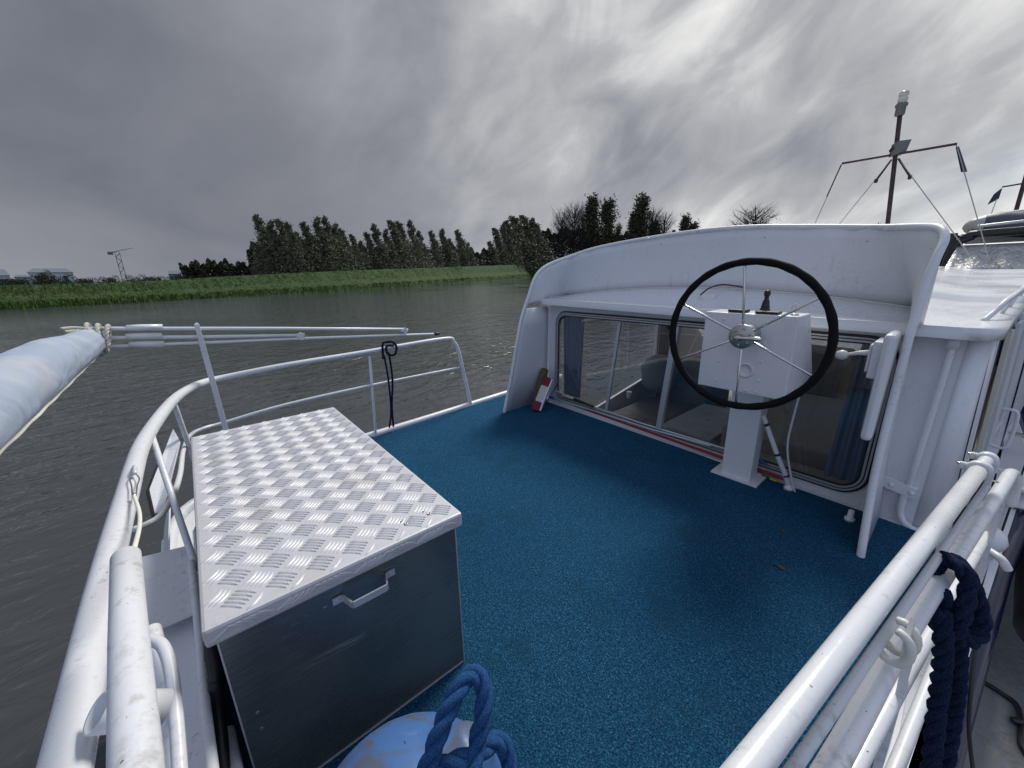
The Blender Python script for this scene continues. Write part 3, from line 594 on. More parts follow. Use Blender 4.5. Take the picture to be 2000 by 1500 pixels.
# aft cabin wall with rounded window opening
WA0, WA1, WZ0, WZ1, WR = -3.04, -.22, .07, 1.10, .15
def rrect(a0, a1, z0, z1, r, n=8):
    o = []
    for ca, cz, s0 in ((a1-r, z1-r, 0), (a0+r, z1-r, 90), (a0+r, z0+r, 180), (a1-r, z0+r, 270)):
        for k in range(n+1): th = R(s0+90*k/n); o.append((ca+r*math.cos(th), cz+r*math.sin(th)))
    return o
def wring(m, outer, inner, d0, d1, fn=W):
    n = len(outer); L = [[m.b.verts.new(fn(*p, d)) for p in poly] for poly, d in ((outer, d0), (inner, d0), (inner, d1), (outer, d1))]
    for A, B in zip(L, L[1:]+L[:1]):
        for k in range(n): m.b.faces.new((A[k], A[(k+1) % n], B[(k+1) % n], B[k]))
rr = rrect(WA0, WA1, WZ0, WZ1, WR)
def clampbox(p, a0, a1, z0, z1):
    cx, cz = (WA0+WA1)/2, (WZ0+WZ1)/2; dx, dz_ = p[0]-cx, p[1]-cz
    s_ = min(((a1 if dx > 0 else a0)-cx)/dx if dx else 9, ((z1 if dz_ > 0 else z0)-cz)/dz_ if dz_ else 9); return (cx+dx*s_, cz+dz_*s_)
ou = [clampbox(p, -3.17, .02, -.02, 1.205) for p in rr]
ou[0] = ou[0]
# put exact corners where the outline turns
for cx_, cz_ in ((.02, 1.205), (-3.17, 1.205), (-3.17, -.02), (.02, -.02)):
    k = min(range(len(ou)), key=lambda i: (ou[i][0]-cx_)**2+(ou[i][1]-cz_)**2); ou[k] = (cx_, cz_)
m = MB(); wring(m, ou, rr, 0, -.05); m.build('cabin_wall', M['white'], boat)
# rounded starboard quarter of the cabin and its side
cpts = [(.02, W(.02, 0).y)]+[(.02+.11*math.sin(th), W(.02, 0).y+.11*(1-math.cos(th))) for th in (R(25), R(50), R(75))]
cpts += [(.165, 3.235)]
def side(b, z=0.0): return .165+.105*(b-3.2)-.045*z
m = MB()
for (x0, y0), (x1, y1) in zip(cpts, cpts[1:]): f = m.face([(x0, y0, 0), (x1, y1, 0), (x1-.054*(x1-.02)/.145, y1, 1.2), (x0-.054*(x0-.02)/.145, y0, 1.2)], True)
bmesh.ops.remove_doubles(m.b, verts=m.b.verts, dist=1e-4)
m.face([(.165, 3.235, 0), (.111, 3.235, 1.2), (side(3.25, 1.2), 3.25, 1.2), (side(3.25), 3.25, 0)]); m.build('cabin_quarter', M['white'], boat, solid=.012)
def colb(px, y=800):   # distance forward at which photo column px meets the cabin side
    d = ray(px, y); return (.165-.032-.105*3.2)*d.y/(d.x-.105*d.y)
def sidepanel(m, b0, b1, z0, z1, off=.0, th=.02):
    m.prism([(side(b0, z0)+off, b0, z0), (side(b1, z0)+off, b1, z0), (side(b1, z1)+off, b1, z1), (side(b0, z1)+off, b0, z1)], (th, 0, 0))
cb = [3.22, colb(1926), colb(1930), colb(1934), colb(1941), colb(1951), colb(1957), colb(1959), colb(1966)]
dr = thing('cabin_door', 'black and white framed sliding side door with curved grab handle', 'door', (.2, 3.5, 0))
m = MB(); sidepanel(m, cb[0], cb[1], .03, 1.14, -.03); sidepanel(m, cb[2], cb[3], .03, 1.14, -.01); m.build('door_gap', M['black'], dr)
m = MB(); sidepanel(m, cb[1], cb[2], .03, 1.14); m.build('door_seal', M['cream'], dr)
m = MB(); sidepanel(m, cb[3], cb[4], .03, 1.16, .005); m.build('door_frame', M['white'], dr)
hb0, hb1 = cb[2], cb[3]+.05
m = MB(); p0 = V((side(hb0)+.02, hb0, .66)); p1 = V((side(hb0)+.02, hb0, .42)); m.tube([p0, p0+V((.05, -.02, 0)), p0+V((.065, -.02, -.05)), p1+V((.065, -.02, .05)), p1+V((.05, -.02, 0)), p1], .009, 10, sub=5); m.build('door_handle', M['white'], dr)
m = MB(); sidepanel(m, cb[4], cb[5], 0, .35); sidepanel(m, cb[4], cb[5], 1.08, 1.2); sidepanel(m, cb[5], cb[6], 0, 1.2, .005); sidepanel(m, cb[7], 8.8, 0, 1.2, .003); m.build('cabin_side', M['white'], boat)
m = MB(); sidepanel(m, cb[6], cb[7], 0, 1.19, .01); m.build('side_stripe', M['navy'], boat)
m = MB(); sidepanel(m, cb[4], cb[5], .35, 1.08, -.01); sw = m.build('side_window', M['pane'], boat)
m = MB(); m.prism([(-3.16, 3.30, -.7), (-3.2, 8.8, -.7), (-3.24, 8.8, -.7), (-3.2, 3.30, -.7)], (0, 0, .12)); m.build('saloon_lower_side', M['white'], boat)
# port side of the cabin with its long window
def Pp(b, z, d=0.0): return V((-3.17-.03*(b-3.2)-d, b, z+(b-4.4)*.15*max(0, min(1, 1-(z+.33)/1.2)) if z > -.5 else z))
pw = rrect(3.40, 5.85, -.33, 1.05, .16)
cxp, czp = 4.6, .36
def cl2(p, b0, b1, z0, z1):
    dx, dz_ = p[0]-cxp, p[1]-czp; s_ = min(((b1 if dx > 0 else b0)-cxp)/dx if dx else 9, ((z1 if dz_ > 0 else z0)-czp)/dz_ if dz_ else 9); return (cxp+dx*s_, czp+dz_*s_)
po = [cl2(p, 3.26, 8.8, -.6, 1.2) for p in pw]
for cx_, cz_ in ((8.8, 1.2), (3.26, 1.2), (3.26, -.6), (8.8, -.6)):
    k = min(range(len(po)), key=lambda i: (po[i][0]-cx_)**2+(po[i][1]-cz_)**2); po[k] = (cx_, cz_)
m = MB(); wring(m, po, pw, 0, .04, Pp); m.build('saloon_side', M['white'], boat)
m = MB(); wring(m, rrect(3.38, 5.87, -.35, 1.07, .17), rrect(3.42, 5.83, -.31, 1.03, .15), -.02, -.004, Pp); pwf = m.build('side_window', M['cream'], boat)
m = MB(); m.face([Pp(*p, .02) for p in rrect(3.40, 5.85, -.33, 1.05, .16)]); m.build('pane', M['clearpane'], pwf)
# saloon interior
m = MB(); m.box((-3.25, 3.3, -.72), (.12, 8.8, -.68)); m.build('saloon_floor', M['beige'], boat)
m = MB(); m.box((-3.2, 8.8, -.7), (.4, 8.85, .1)); m.build('saloon_bulkhead', M['sofa'], boat)
m = MB(); m.box((-3.1, 3.35, -.68), (-2.35, 5.6, -.42)); m.box((-3.1, 5.65, -.68), (-2.3, 6.6, .12)); m.box((-2.2, 6.8, -.68), (-1.0, 7.6, .35)); m.build('saloon_sofa', M['sofa'], boat, bevel=.05)
m = MB(); m.box((-1.3, 3.4, -.68), (-.25, 4.0, -.18)); m.box((-1.5, 4.2, -.68), (-.1, 6.2, -.1)); m.build('saloon_cabinet', M['beige'], boat, bevel=.03)
m = MB(); m.lathe([(.15, 0), (.24, .1), (.27, .35), (.2, .5), (.08, .56)], (-2.95, 5.45, -.28)); m.build('cushion', M['curtaing'], boat)
m = MB(); m.box((-2.2, 4.2, -.35), (-1.6, 5.4, -.30)); m.tube([(-1.9, 4.8, -.68), (-1.9, 4.8, -.3)], .04); m.build('saloon_table', M['deckgrey'], boat)
m = MB(); m.tube([(-2.3, 3.6, -.2), (-1.2, 3.9, -.3), (-.3, 3.5, -.1)], .03, 8); m.build('grab_pipe', M['black'], boat)
m = MB(); m.lathe([(.03, 0), (.036, .1)], pa(1228, 778, -2.9)); m.build('cup', M['clean'], boat)
def curtain(a0, a1, z0, z1, mt, fn, d, amp=.02, nf=9, flare=0):
    m = MB(); n = nf*8; A = []; 
    for k in range(n+1):
        f = k/n; o = amp*math.sin(f*nf*6.283)
        A.append([m.b.verts.new(fn(a0+(a1-a0)*f+flare*(f-.5)*(1-zf), z0+(z1-z0)*zf, d+o)) for zf in (0, .5, 1)])
    for P_, Q in zip(A, A[1:]):
        for j in range(2): f = m.b.faces.new((P_[j], Q[j], Q[j+1], P_[j+1])); f.smooth = True
    return m.build('curtain', mt, boat)
curtain(-3.0, -2.70, .12, 1.07, M['curtain'], W, -.08, .02, 7, -.06)
curtain(5.75, 6.25, -.3, 1.12, M['curtaing'], Pp, -.10, .03, 5)
curtain(-.42, -.22, .05, 1.08, M['curtain'], W, -.22, .02, 4, .1)
# saloon window: gasket, aluminium frame, panes
win = MB(); wring(win, rrect(WA0-.012, WA1+.012, WZ0-.012, WZ1+.012, WR+.012), rrect(WA0+.045, WA1-.045, WZ0+.045, WZ1-.045, WR-.045), .004, .0115)
win = win.build('window', M['black'], boat)
m = MB()
for e, w_, d0, d1 in ((.004, .014, .012, .024), (.022, .034, .012, .020)):
    wring(m, rrect(WA0+e, WA1-e, WZ0+e, WZ1-e, WR-e), rrect(WA0+w_, WA1-w_, WZ0+w_, WZ1-w_, WR-w_), d0, d1)
m.build('frame', M['trim'], win)
m = MB(); m.prism([W(*p, -.012) for p in rrect(WA0+.04, -1.66, WZ0+.04, WZ1-.04, .10)], (0, .004, 0)); m.build('pane', M['pane'], win)
m = MB(); m.prism([W(*p, -.002) for p in rrect(-1.66, WA1-.04, WZ0+.04, WZ1-.04, .10)], (0, .004, 0)); m.build('pane', M['pane'], win)
def bar(m, a0, z0, a1, z1, wd, d0, d1):
    m.hexa([W(a0-wd/2, z0, d1), W(a0+wd/2, z0, d1), W(a0+wd/2, z0, d0), W(a0-wd/2, z0, d0), W(a1-wd/2, z1, d1), W(a1+wd/2, z1, d1), W(a1+wd/2, z1, d0), W(a1-wd/2, z1, d0)])
m = MB(); bar(m, -2.30, WZ0+.04, -2.19, WZ1-.04, .035, -.03, -.01); m.build('mullion', M['trim'], win)
m = MB(); bar(m, -1.67, WZ0+.03, -1.59, WZ1-.04, .05, -.01, .03); m.build('mullion', M['trim'], win)
m = MB(); q0, q1 = W(-2.93, .68, .0), W(-2.98, .42, .0)
for q in (q0, q1): m.lathe([(.016, 0), (.016, .012), (.009, .014), (.009, .02)], q, (0, -1, 0), 14)
m.tube([q0+V((.01, -.02, 0)), q1+V((.01, -.02, 0))], .005, 8); m.build('latch', M['trim'], win)
# ------------------------------------------------------------------ cabin roof
def crown(a): return .135*max(0, 1-((a-CT)/1.62)**2)
def roofz(a, b):
    f = min(1, max(0, (b-3.12)/.36)); f = f*f*(3-2*f); z = 1.225+crown(a)*f+max(0, b-3.5)*.036
    if b > 4.35: z += .03
    return z-.02*(a+1.6)/1.6*(1-f)
def redge(b):   # starboard edge of the roof, rounded at the aft corner
    return .140+.085*(b-3.25) if b > 3.25 else .140-((3.25-b)/.2)**2*.10
m = MB(); bs = [3.07, 3.09, 3.12, 3.18, 3.25, 3.32, 3.40, 3.48, 3.6, 3.8, 4.1, 4.34, 4.36, 4.7, 5.2, 6, 7, 8, 9]; G = []
for b in bs:
    ax = redge(b) if b > 3.08 else .05; al = -3.17-.045*max(0, b-3.2)
    skew = .035
    G.append([m.b.verts.new((al+(ax-al)*k/48, b-(al+(ax-al)*k/48+3.0)*skew*max(0, 1-(b-3.05)/.6), roofz(al+(ax-al)*k/48, b))) for k in range(49)])
for A, B in zip(G, G[1:]):
    for k in range(48): f = m.b.faces.new((A[k], A[k+1], B[k+1], B[k])); f.smooth = True
fr = [v.co.copy() for v in G[0]]; rs_ = [g[-1].co.copy() for g in G]
edge = fr+rs_[1:]
for p, q in zip(edge, edge[1:]):      # hanging lip along the aft and starboard edge
    m.face([p, q, q-V((0, 0, .062)), p-V((0, 0, .062))], True); 
und = [p-V((0, 0, .062)) for p in edge]
m.face([und[0]]+[und[48]]+[(0.10, 3.4, und[48].z), (-3.15, 3.4, und[0].z)])
for k in range(48, len(und)-1): m.face([und[k], und[k+1], und[k+1]-V((.12, 0, 0)), und[k]-V((.12, 0, 0))])
bmesh.ops.remove_doubles(m.b, verts=m.b.verts, dist=1e-4)
m.build('cabin_roof', M['roofp'], boat)
# roof side handrail on the starboard edge
m = MB(); hr = [V((.05, 3.28, 1.215)), V((.08, 3.34, 1.26)), V((.11, 3.42, 1.315)), V((.135, 3.6, 1.335)), V((.19, 4.2, 1.36)), V((.37, 6.5, 1.43))]
m.tube(hr, .013, 10, sub=5)
for b in (3.62, 4.0, 4.5, 5.2, 6): a_ = .135+(b-3.6)*.085; m.tube([(a_, b, 1.34+(b-3.6)*.035), (a_-.02, b+.05, 1.22+(b-3.5)*.03)], .010, 8)
m.build('roof_handrail', M['rail'], boat)
# ------------------------------------------------------------------ windbreak round the helm, with its two wings
def wing(sg):     # bottom to top of the aft edge, at one side
    dzs = 0 if sg < 0 else .035
    return [(CT+sg*1.52, 2.56, 0.0), (CT+sg*1.49, 2.66, .45), (CT+sg*1.475, 2.77, .95), (CT+sg*1.47, 2.84, 1.15), (CT+sg*1.47, 2.90, 1.27+dzs), (CT+sg*1.465, 2.985, 1.455+dzs), (CT+sg*1.45, 3.09, 1.56+dzs)]
topf = [(-1.40, 3.22, 1.628), (-1.28, 3.36, 1.688), (-1.08, 3.46, 1.750), (-.8, 3.5, 1.787), (-.4, 3.5, 1.815), (0, 3.5, 1.832), (.4, 3.5, 1.828), (.8, 3.5, 1.792), (1.08, 3.46, 1.760), (1.26, 3.34, 1.735), (1.41, 3.20, 1.716), (1.49, 3.08, 1.692)]
topf = [(CT+x, y, z) for x, y, z in topf]
Lw = wing(-1)
Rw = [(-.128, 2.53, 0.0), (-.165, 2.69, .40), (-.178, 2.79, .78), (-.182, 2.84, 1.175), (-.176, 2.90, 1.43), (-.166, 2.95, 1.55), (-.160, 3.01, 1.635)]
rimp = [V(p) for p in Lw]+[V(p) for p in topf]+[V((x, y, z)) for x, y, z in reversed(Rw)]
m = MB(); m.tube(rimp, .019, 12, sub=5); m.build('windbreak_rim', M['rail'], boat)
# panel: each rim point gets a foot straight below on wall, roof or deck
m = MB()
def wingpanel(wg):
    ys = 3.21; rows = []
    for (x, y, z) in wg[:4]: rows.append([V((x+(CT-x)*0.0, y+(ys-y)*k/6, z)) for k in range(7)])
    return rows
for wg in (Lw, Rw):
    rows = [[m.b.verts.new(p) for p in r_] for r_ in wingpanel(wg)]
    for A, B in zip(rows, rows[1:]):
        for k in range(6): f = m.b.faces.new((A[k], A[k+1], B[k+1], B[k])); f.smooth = True
up = [V(p) for p in Lw[3:]]+[V(p) for p in topf]+[V((x, y, z)) for x, y, z in reversed(Rw[3:])]
# densify
dn = []
for a, c in zip(up, up[1:]):
    for k in range(4): dn.append(a.lerp(c, k/4))
dn.append(up[-1]); cols_ = []
def footof(p):
    if p.y <= 3.10: return V((p.x, p.y, 0))
    dx = abs(p.x-CT); sg = 1 if p.x > CT else -1; s_ = (1.45-dx)/(1.45-1.08)
    if s_ >= 1: return V((p.x, max(p.y, 3.5), 0))
    d_ = max(0, s_)*.77
    return V((CT+sg*1.465, 3.12+d_, 0)) if d_ < .38 else V((CT+sg*(1.465-(d_-.38)), 3.5, 0))
for p in dn:
    q = footof(p); zb = roofz(q.x, max(3.12, q.y))+.002 if p.y > 3.10 else 1.195
    cols_.append([m.b.verts.new((q.x+(p.x-q.x)*k/6, q.y+(p.y-q.y)*k/6, zb+(p.z-zb)*k/6)) for k in range(7)])
for A, B in zip(cols_, cols_[1:]):
    for k in range(6):
        try: f = m.b.faces.new((A[k], B[k], B[k+1], A[k+1])); f.smooth = True
        except Exception: pass
bmesh.ops.remove_doubles(m.b, verts=m.b.verts, dist=2e-4)
m.build('windbreak', M['white'], boat, solid=.014)
m = MB(); m.tube([V((q.x*.995+CT*.005, q.y-.012, roofz(q.x, max(3.12, q.y))+.006)) for q in [footof(p) for p in dn] if q.y > 3.2], .006, 6); m.build('windbreak_seam', M['cream'], boat)
for k, (a_, z_) in enumerate(((-1.1, 1.72), (-.3, 1.75), (.55, 1.74), (1.0, 1.69))):
    m = MB(); m.lathe([(.006, 0), (.005, .003), (.002, .004)], (CT+a_, 3.49, z_), (0, -1, 0), 10); m.build('screw', M['brushed'], boat)
# starboard wing hardware
m = MB(); w0 = V((-.185, 2.80, 0)); m.box((-.262, 2.68, .60), (-.215, 2.90, 1.18)); m.build('throttle_mount', M['white'], boat, bevel=.02)
th = thing('throttle_control', 'cream throttle lever with a ball knob on the right wing', 'lever', (-.26, 2.8, 1.05))
m = MB(); m.box((-.30, 2.74, .93), (-.252, 2.93, 1.13)); m.box((-.315, 2.76, .96), (-.302, 2.90, 1.11)); m.build('housing', M['white'], th, bevel=.012)
kb = pb(1645, 693, 2.80); m = MB(); m.tube([V((-.318, 2.82, 1.055)), V((-.36, 2.81, 1.05)), kb.lerp(V((-.36, 2.81, 1.05)), .15)], [.018, .012, .007], 10); m.build('arm', M['cream'], th)
m = MB(); m.lathe([(.006, -.030), (.018, -.026), (.026, -.012), (.0285, 0), (.025, .014), (.016, .024), (.004, .029)], kb, (1, 0, 0), 20); m.build('knob', M['cream'], th)
m = MB(); m.hexa([W(-.17, .21, .05), W(.0, .18, .05), W(.0, .18, .004), W(-.17, .21, .004), W(-.17, .275, .05), W(.0, .245, .05), W(.0, .245, .004), W(-.17, .275, .004)])
for a_, z_ in ((-.11, .232), (-.02, .216)): m.lathe([(.012, 0), (.012, .006), (.006, .010)], W(a_, z_, .05), (0, -1, 0), 10)
m.build('wall_bracket', M['white'], boat)
m = MB(); m.tube([W(-.03, 1.16, .04), W(-.03, .9, .04), W(-.035, .5, .035), W(-.04, .2, .03)], .015, 12); m.tube([W(-.03, 1.17, .04), W(-.03, 1.08, .04)], .025, 14, dome=False); m.tube([W(-.045, .20, .03), W(-.045, .08, .03), W(-.02, .02, .04), W(.03, -.005, .06)], .018, 12, sub=4); m.build('drain_pipe', M['white'], boat)
m = MB(); m.lathe([(.026, 0), (.026, .018), (.016, .022), (.014, .07)], (-.235, 2.88, .012), seg=12); m.build('deck_fitting', M['white'], boat)

# ------------------------------------------------------------------ helm station
hs = thing('helm_station', 'white helm pedestal with console box and black rimmed steering wheel', 'steering wheel', (-.9, 2.95, 0))
m = MB(); m.box((-1.0, 2.90, .02), (-.80, 3.04, .83)); m.build('pedestal', M['white'], hs, bevel=.008)
m = MB(); m.box((-1.06, 2.87, .012), (-.745, 3.07, .024)); m.build('base_plate', M['white'], hs)
CX0, CX1, CY0, CY1, CZ0, CZ1 = -1.055, -.575, 2.45, 2.72, .80, 1.265
m = MB(); m.hexa([V(p) for p in ((CX0, CY0, CZ0), (CX1, CY0, CZ0), (CX1, 3.02, CZ0), (CX0, 3.02, CZ0), (CX0, CY0, CZ1), (CX1, CY0, CZ1), (CX1, 2.66, CZ1+.0), (CX0, 2.66, CZ1+.0))]); cb_ = m.build('console_box', M['clean'], hs, bevel=.006)
for x, z in [(CX0+.11, CZ1-.04), (CX0+.11, CZ1-.19), (CX0+.11, CZ0+.17), (CX0+.11, CZ0+.05), (CX1-.14, CZ1-.04), (CX1-.14, CZ1-.16), (CX1-.14, CZ0+.20), (CX1-.14, CZ0+.09), (CX1-.14, CZ0+.02), (CX0+.28, CZ0+.02)]: m = MB(); m.lathe([(.008, 0), (.007, .004), (.003, .006)], (x, CY0, z), (0, -1, 0), 10); m.build('rivet', M['clean'], cb_)
m = MB(); m.lathe([(.045, 0), (.045, .006), (.034, .009), (.034, .004), (.01, .004)], (CX0+.265, CY0, CZ0+.14), (0, -1, 0), 24); m.build('blanking_plate', M['clean'], cb_)
m = MB(); m.box((CX0+.12, CY0+.015, CZ1+.002), (CX0+.215, CY0+.09, CZ1+.018)); m.build('gauge', M['black'], cb_, bevel=.003)
m = MB(); m.box((CX1-.215, CY0+.012, CZ1+.002), (CX1-.10, CY0+.08, CZ1+.016)); m.build('gauge', M['black'], cb_, bevel=.003)
jx = CX1-.20; jy = CY0+.12
m = MB(); m.lathe([(.045, 0), (.045, .008), (.024, .012), (.026, .02), (.02, .026), (.024, .034), (.018, .04), (.021, .048), (.016, .054), (.018, .062), (.012, .070), (.011, .088), (.016, .096), (.017, .112), (.012, .122), (.003, .125)], (jx, jy, CZ1+.002), seg=20); m.build('joystick', M['black'], hs)
m = MB(); kx = CX1-.035; m.lathe([(.02, 0), (.02, .006), (.01, .010)], (kx, CY0+.05, CZ1), seg=14)
kk = V((kx, CY0+.05, CZ1+.038)); m.tube([kk+V((.018*math.cos(R(a_)), 0, .018*math.sin(R(a_)))) for a_ in range(0, 360, 20)], .0018, 6, closed=True); m.tube([kk-V((0, 0, .03)), kk+V((0, 0, .022))], .003, 6); m.build('ignition_key', M['steel'], hs)
WC = V((-.785, 2.30, 1.155)); RW = .392
sw = None
m = MB(); n = 96
ring = [WC+V((RW*math.cos(2*math.pi*k/n), 0, RW*math.sin(2*math.pi*k/n))) for k in range(n)]
m.tube(ring, [.0195+.0012*math.sin(k*2*math.pi/n*24) for k in range(n)], 12, closed=True); sw = m.build('steering_wheel', M['wheelgrip'], hs)
for a_ in (95, 35, -25, -87, -152, 155):   # spokes run back to the hub
    d = V((math.cos(R(a_)), 0, math.sin(R(a_)))); m = MB(); m.tube([WC+d*(RW-.01), WC+d*.05+V((0, .015, 0))], .0062, 10); m.build('spoke', M['steel'], sw)
m = MB(); m.lathe([(.0, .17), (.042, .168), (.052, .12), (.058, .06), (.058, .028), (.050, .024)], WC+V((0, 0, 0)), (0, 1, 0), 28)
m.lathe([(.064, .018), (.066, .012), (.066, -.002), (.062, -.006), (.0, -.006)], WC, (0, 1, 0), 32)
for k in range(6): th_ = R(k*60+20); m.lathe([(.008, 0), (.008, .006), (.005, .008)], WC+V((.046*math.cos(th_), -.006, .046*math.sin(th_))), (0, -1, 0), 6, False)
m.build('hub', M['brushed'], sw)
m = MB(); h0 = WC+V((-.008, -.010, -.006)); m.lathe([(.020, 0), (.016, .016), (.010, .03)], h0, (0, -1, 0), 16)
m.tube([h0+V((-.01, -.026, 0)), h0+V((.012, -.030, .002)), h0+V((.05, -.034, .004)), h0+V((.09, -.036, .006)), h0+V((.115, -.036, .007))], [.010, .009, .0085, .013, .010], 12, sub=4); m.build('crank_knob', M['steel'], sw)
m = MB(); m.tube([(-.80, 2.96, .52), (-.77, 2.96, .46), (-.68, 2.97, .26), (-.62, 3.0, .12), (-.59, 3.02, .02)], .0155, 12, sub=5); m.build('conduit', M['white'], hs)
for p, q in (((-.775, 2.96, .47), (-.765, 2.96, .455)), ((-.685, 2.97, .27), (-.678, 2.97, .255)), ((-.615, 3.0, .12), (-.611, 3.0, .108))): m = MB(); m.tube([p, q], .0175, 10, dome=False); m.build('cable_tie', M['black'], hs)
m = MB(); m.lathe([(.030, 0), (.030, .02), (.022, .024), (.022, .04)], (-.59, 3.02, .012), seg=14); m.build('deck_gland', M['white'], hs)
m = MB(); m.tube([(-.60, 2.90, .80), (-.62, 2.93, .6), (-.63, 2.96, .35), (-.585, 3.0, .12), (-.55, 3.01, .015)], .0065, 8, sub=6); m.build('thin_cable', M['white'], hs)
# wiper motor box and pipe on the dashboard
o = thing('wiper_motor', 'small white plinth with bent brown pipe on the dashboard', 'fitting', (-1.5, 3.3, 1.3))
zb_ = roofz(-1.35, 3.3); b1 = pb(1385, 585, 3.28)
m = MB(); m.box((b1.x-.05, 3.24, zb_-.02), (b1.x+.05, 3.33, zb_+.035)); m.build('plinth', M['clean'], o, bevel=.008)
m = MB(); m.tube([pb(1368, 576, 3.27), pb(1385, 563, 3.30), pb(1410, 556, 3.36), pb(1440, 559, 3.42), pb(1456, 562, 3.46)], .006, 8, sub=5); m.build('pipe', M['rust'], o)

# ------------------------------------------------------------------ port and stern railing
def pn(x, y, p0, n): d = ray(x, y); n = V(n); return EYE + d*((V(p0)-EYE).dot(n)/d.dot(n))
PR0, PRN = (prt(1.3)+.05, 1.3, 0), (1, .09, 0)
def pp(x, y): return pn(x, y, PR0, PRN)
rl = thing('deck_railing', 'white tubular guard rail curving round the left stern quarter', 'railing', (-3.5, 1, 0))
topz = .80
toppts = [pp(922, 802), pp(906, 732), pp(896, 688), pp(886, 668), pp(866, 662), pp(700, 690), pp(560, 713)]+[pz(440, 737, topz), pz(390, 750, topz), pz(350, 772, topz), pz(318, 806, topz), pz(278, 868, topz), pz(250, 960, topz)]
e0 = toppts[-1]; toppts += [V((-1.25, -.27, topz)), V((-.80, -.265, topz)), V((-.30, -.26, topz))]
m = MB(); m.tube(toppts, [.021]*7+[.023, .026, .028, .030, .031, .032, .032, .032, .032], 16, sub=6); m.build('top_rail', M['rail'], rl)
lz = .45
m = MB(); lp = [pp(897, 718), pp(728, 752), pp(560, 790), pz(440, 825, lz), pz(400, 836, lz), pz(372, 850, lz), pz(358, 880, lz), pz(352, 925, lz), pz(337, 970, lz), pz(310, 1010, lz+.01), pz(262, 1034, lz+.03)]
m.tube(lp, .0135, 12, sub=6); m.build('middle_rail', M['rail'], rl)
for a, c, r in ((pp(722, 696), pp(734, 852), .0125), (pz(338, 783, topz), V((-3.33, -.12, .02)), .0145), (pz(296, 850, topz), pz(384, 1112, .36), .0125)):
    m = MB(); m.tube([a, a.lerp(c, .5), c], r, 12); m.build('post', M['rail'], rl)
# forked crutch holding the poles
fk = thing('pole_crutch', 'chipped white flat crutch carrying the three awning poles', 'bracket', (-3.4, .08, .4))
m = MB(); a, c = pa(442, 842, -3.40), pa(384, 633, -3.43); e = V((.0, 1, 0))*.017
for q0, q1, wd in ((a, a.lerp(c, .86), .017), (a.lerp(c, .86), c, .014)):
    m.hexa([q0-V((.012, wd, 0)), q0-V((-.012, wd, 0)), q0+V((.012, wd, 0)), q0+V((-.012, wd, 0)), q1-V((.012, wd, 0)), q1-V((-.012, wd, 0)), q1+V((.012, wd, 0)), q1+V((-.012, wd, 0))])
m.build('upright', M['rail'], fk, bevel=.003)
m = MB(); t0 = a.lerp(c, .80); m.tube([t0+V((-.02, .0, 0)), t0+V((-.07, 0, .02)), V((c.x-.075, c.y, c.z))], .008, 8); m.build('fork_arm', M['rail'], fk)
# awning poles
aw = thing('folded_awning', 'furled pale blue awning with three white folding poles', 'awning', (-2.5, -.4, 1.2))
PX = -3.455
P3 = [[(196, 642), (790, 643)], [(196, 660), (583, 655)], [(196, 678), (857, 652)]]
for i, (p, q) in enumerate(P3):
    dxx = -.006*i
    a, c = pa(*p, PX), pa(*q, PX)
    m = MB(); m.tube([a-(c-a).normalized()*.06, a.lerp(c, .5)+V((0, 0, (.004, -.002, .006)[i])), c], (.0125, .0115, .0105)[i], 12); m.build('pole', M['clean'], aw)
    x0, x1 = ((247, 318), (246, 317), (252, 321))[i]; yy = ((640, 638), (657, 655), (673, 671))[i]
    s0, s1 = pa(x0, yy[0]+.5, PX), pa(x1, yy[1]+.5, PX); m = MB(); m.tube([s0, s0.lerp(s1, .4), s1], [.0185, .021, .019], 14, dome=False); m.build('sleeve', M['clean'], aw)
def lug(x, y, mt=M['clean']):
    q = pa(x, y, PX); m = MB(); m.tube([q+V((0, -.03, 0)), q+V((0, .03, 0))], .017, 12, dome=False)
    m.prism([q+V((.012, -.014, -.035)), q+V((.012, .014, -.035)), q+V((.012, .016, .02)), q+V((.012, 0, .03)), q+V((.012, -.016, .02))], (.012, 0, 0)); m.lathe([(.008, 0), (.008, .006)], q+V((.024, 0, .006)), (1, 0, 0), 10); m.build('hinge', mt, aw)
lug(587, 655); lug(790, 645)
q = pa(853, 652, PX); m = MB(); m.lathe([(.014, -.03), (.016, 0), (.012, .03), (.004, .034)], q, (0, 1, -.1), 12); m.build('end_cap', M['black'], aw)
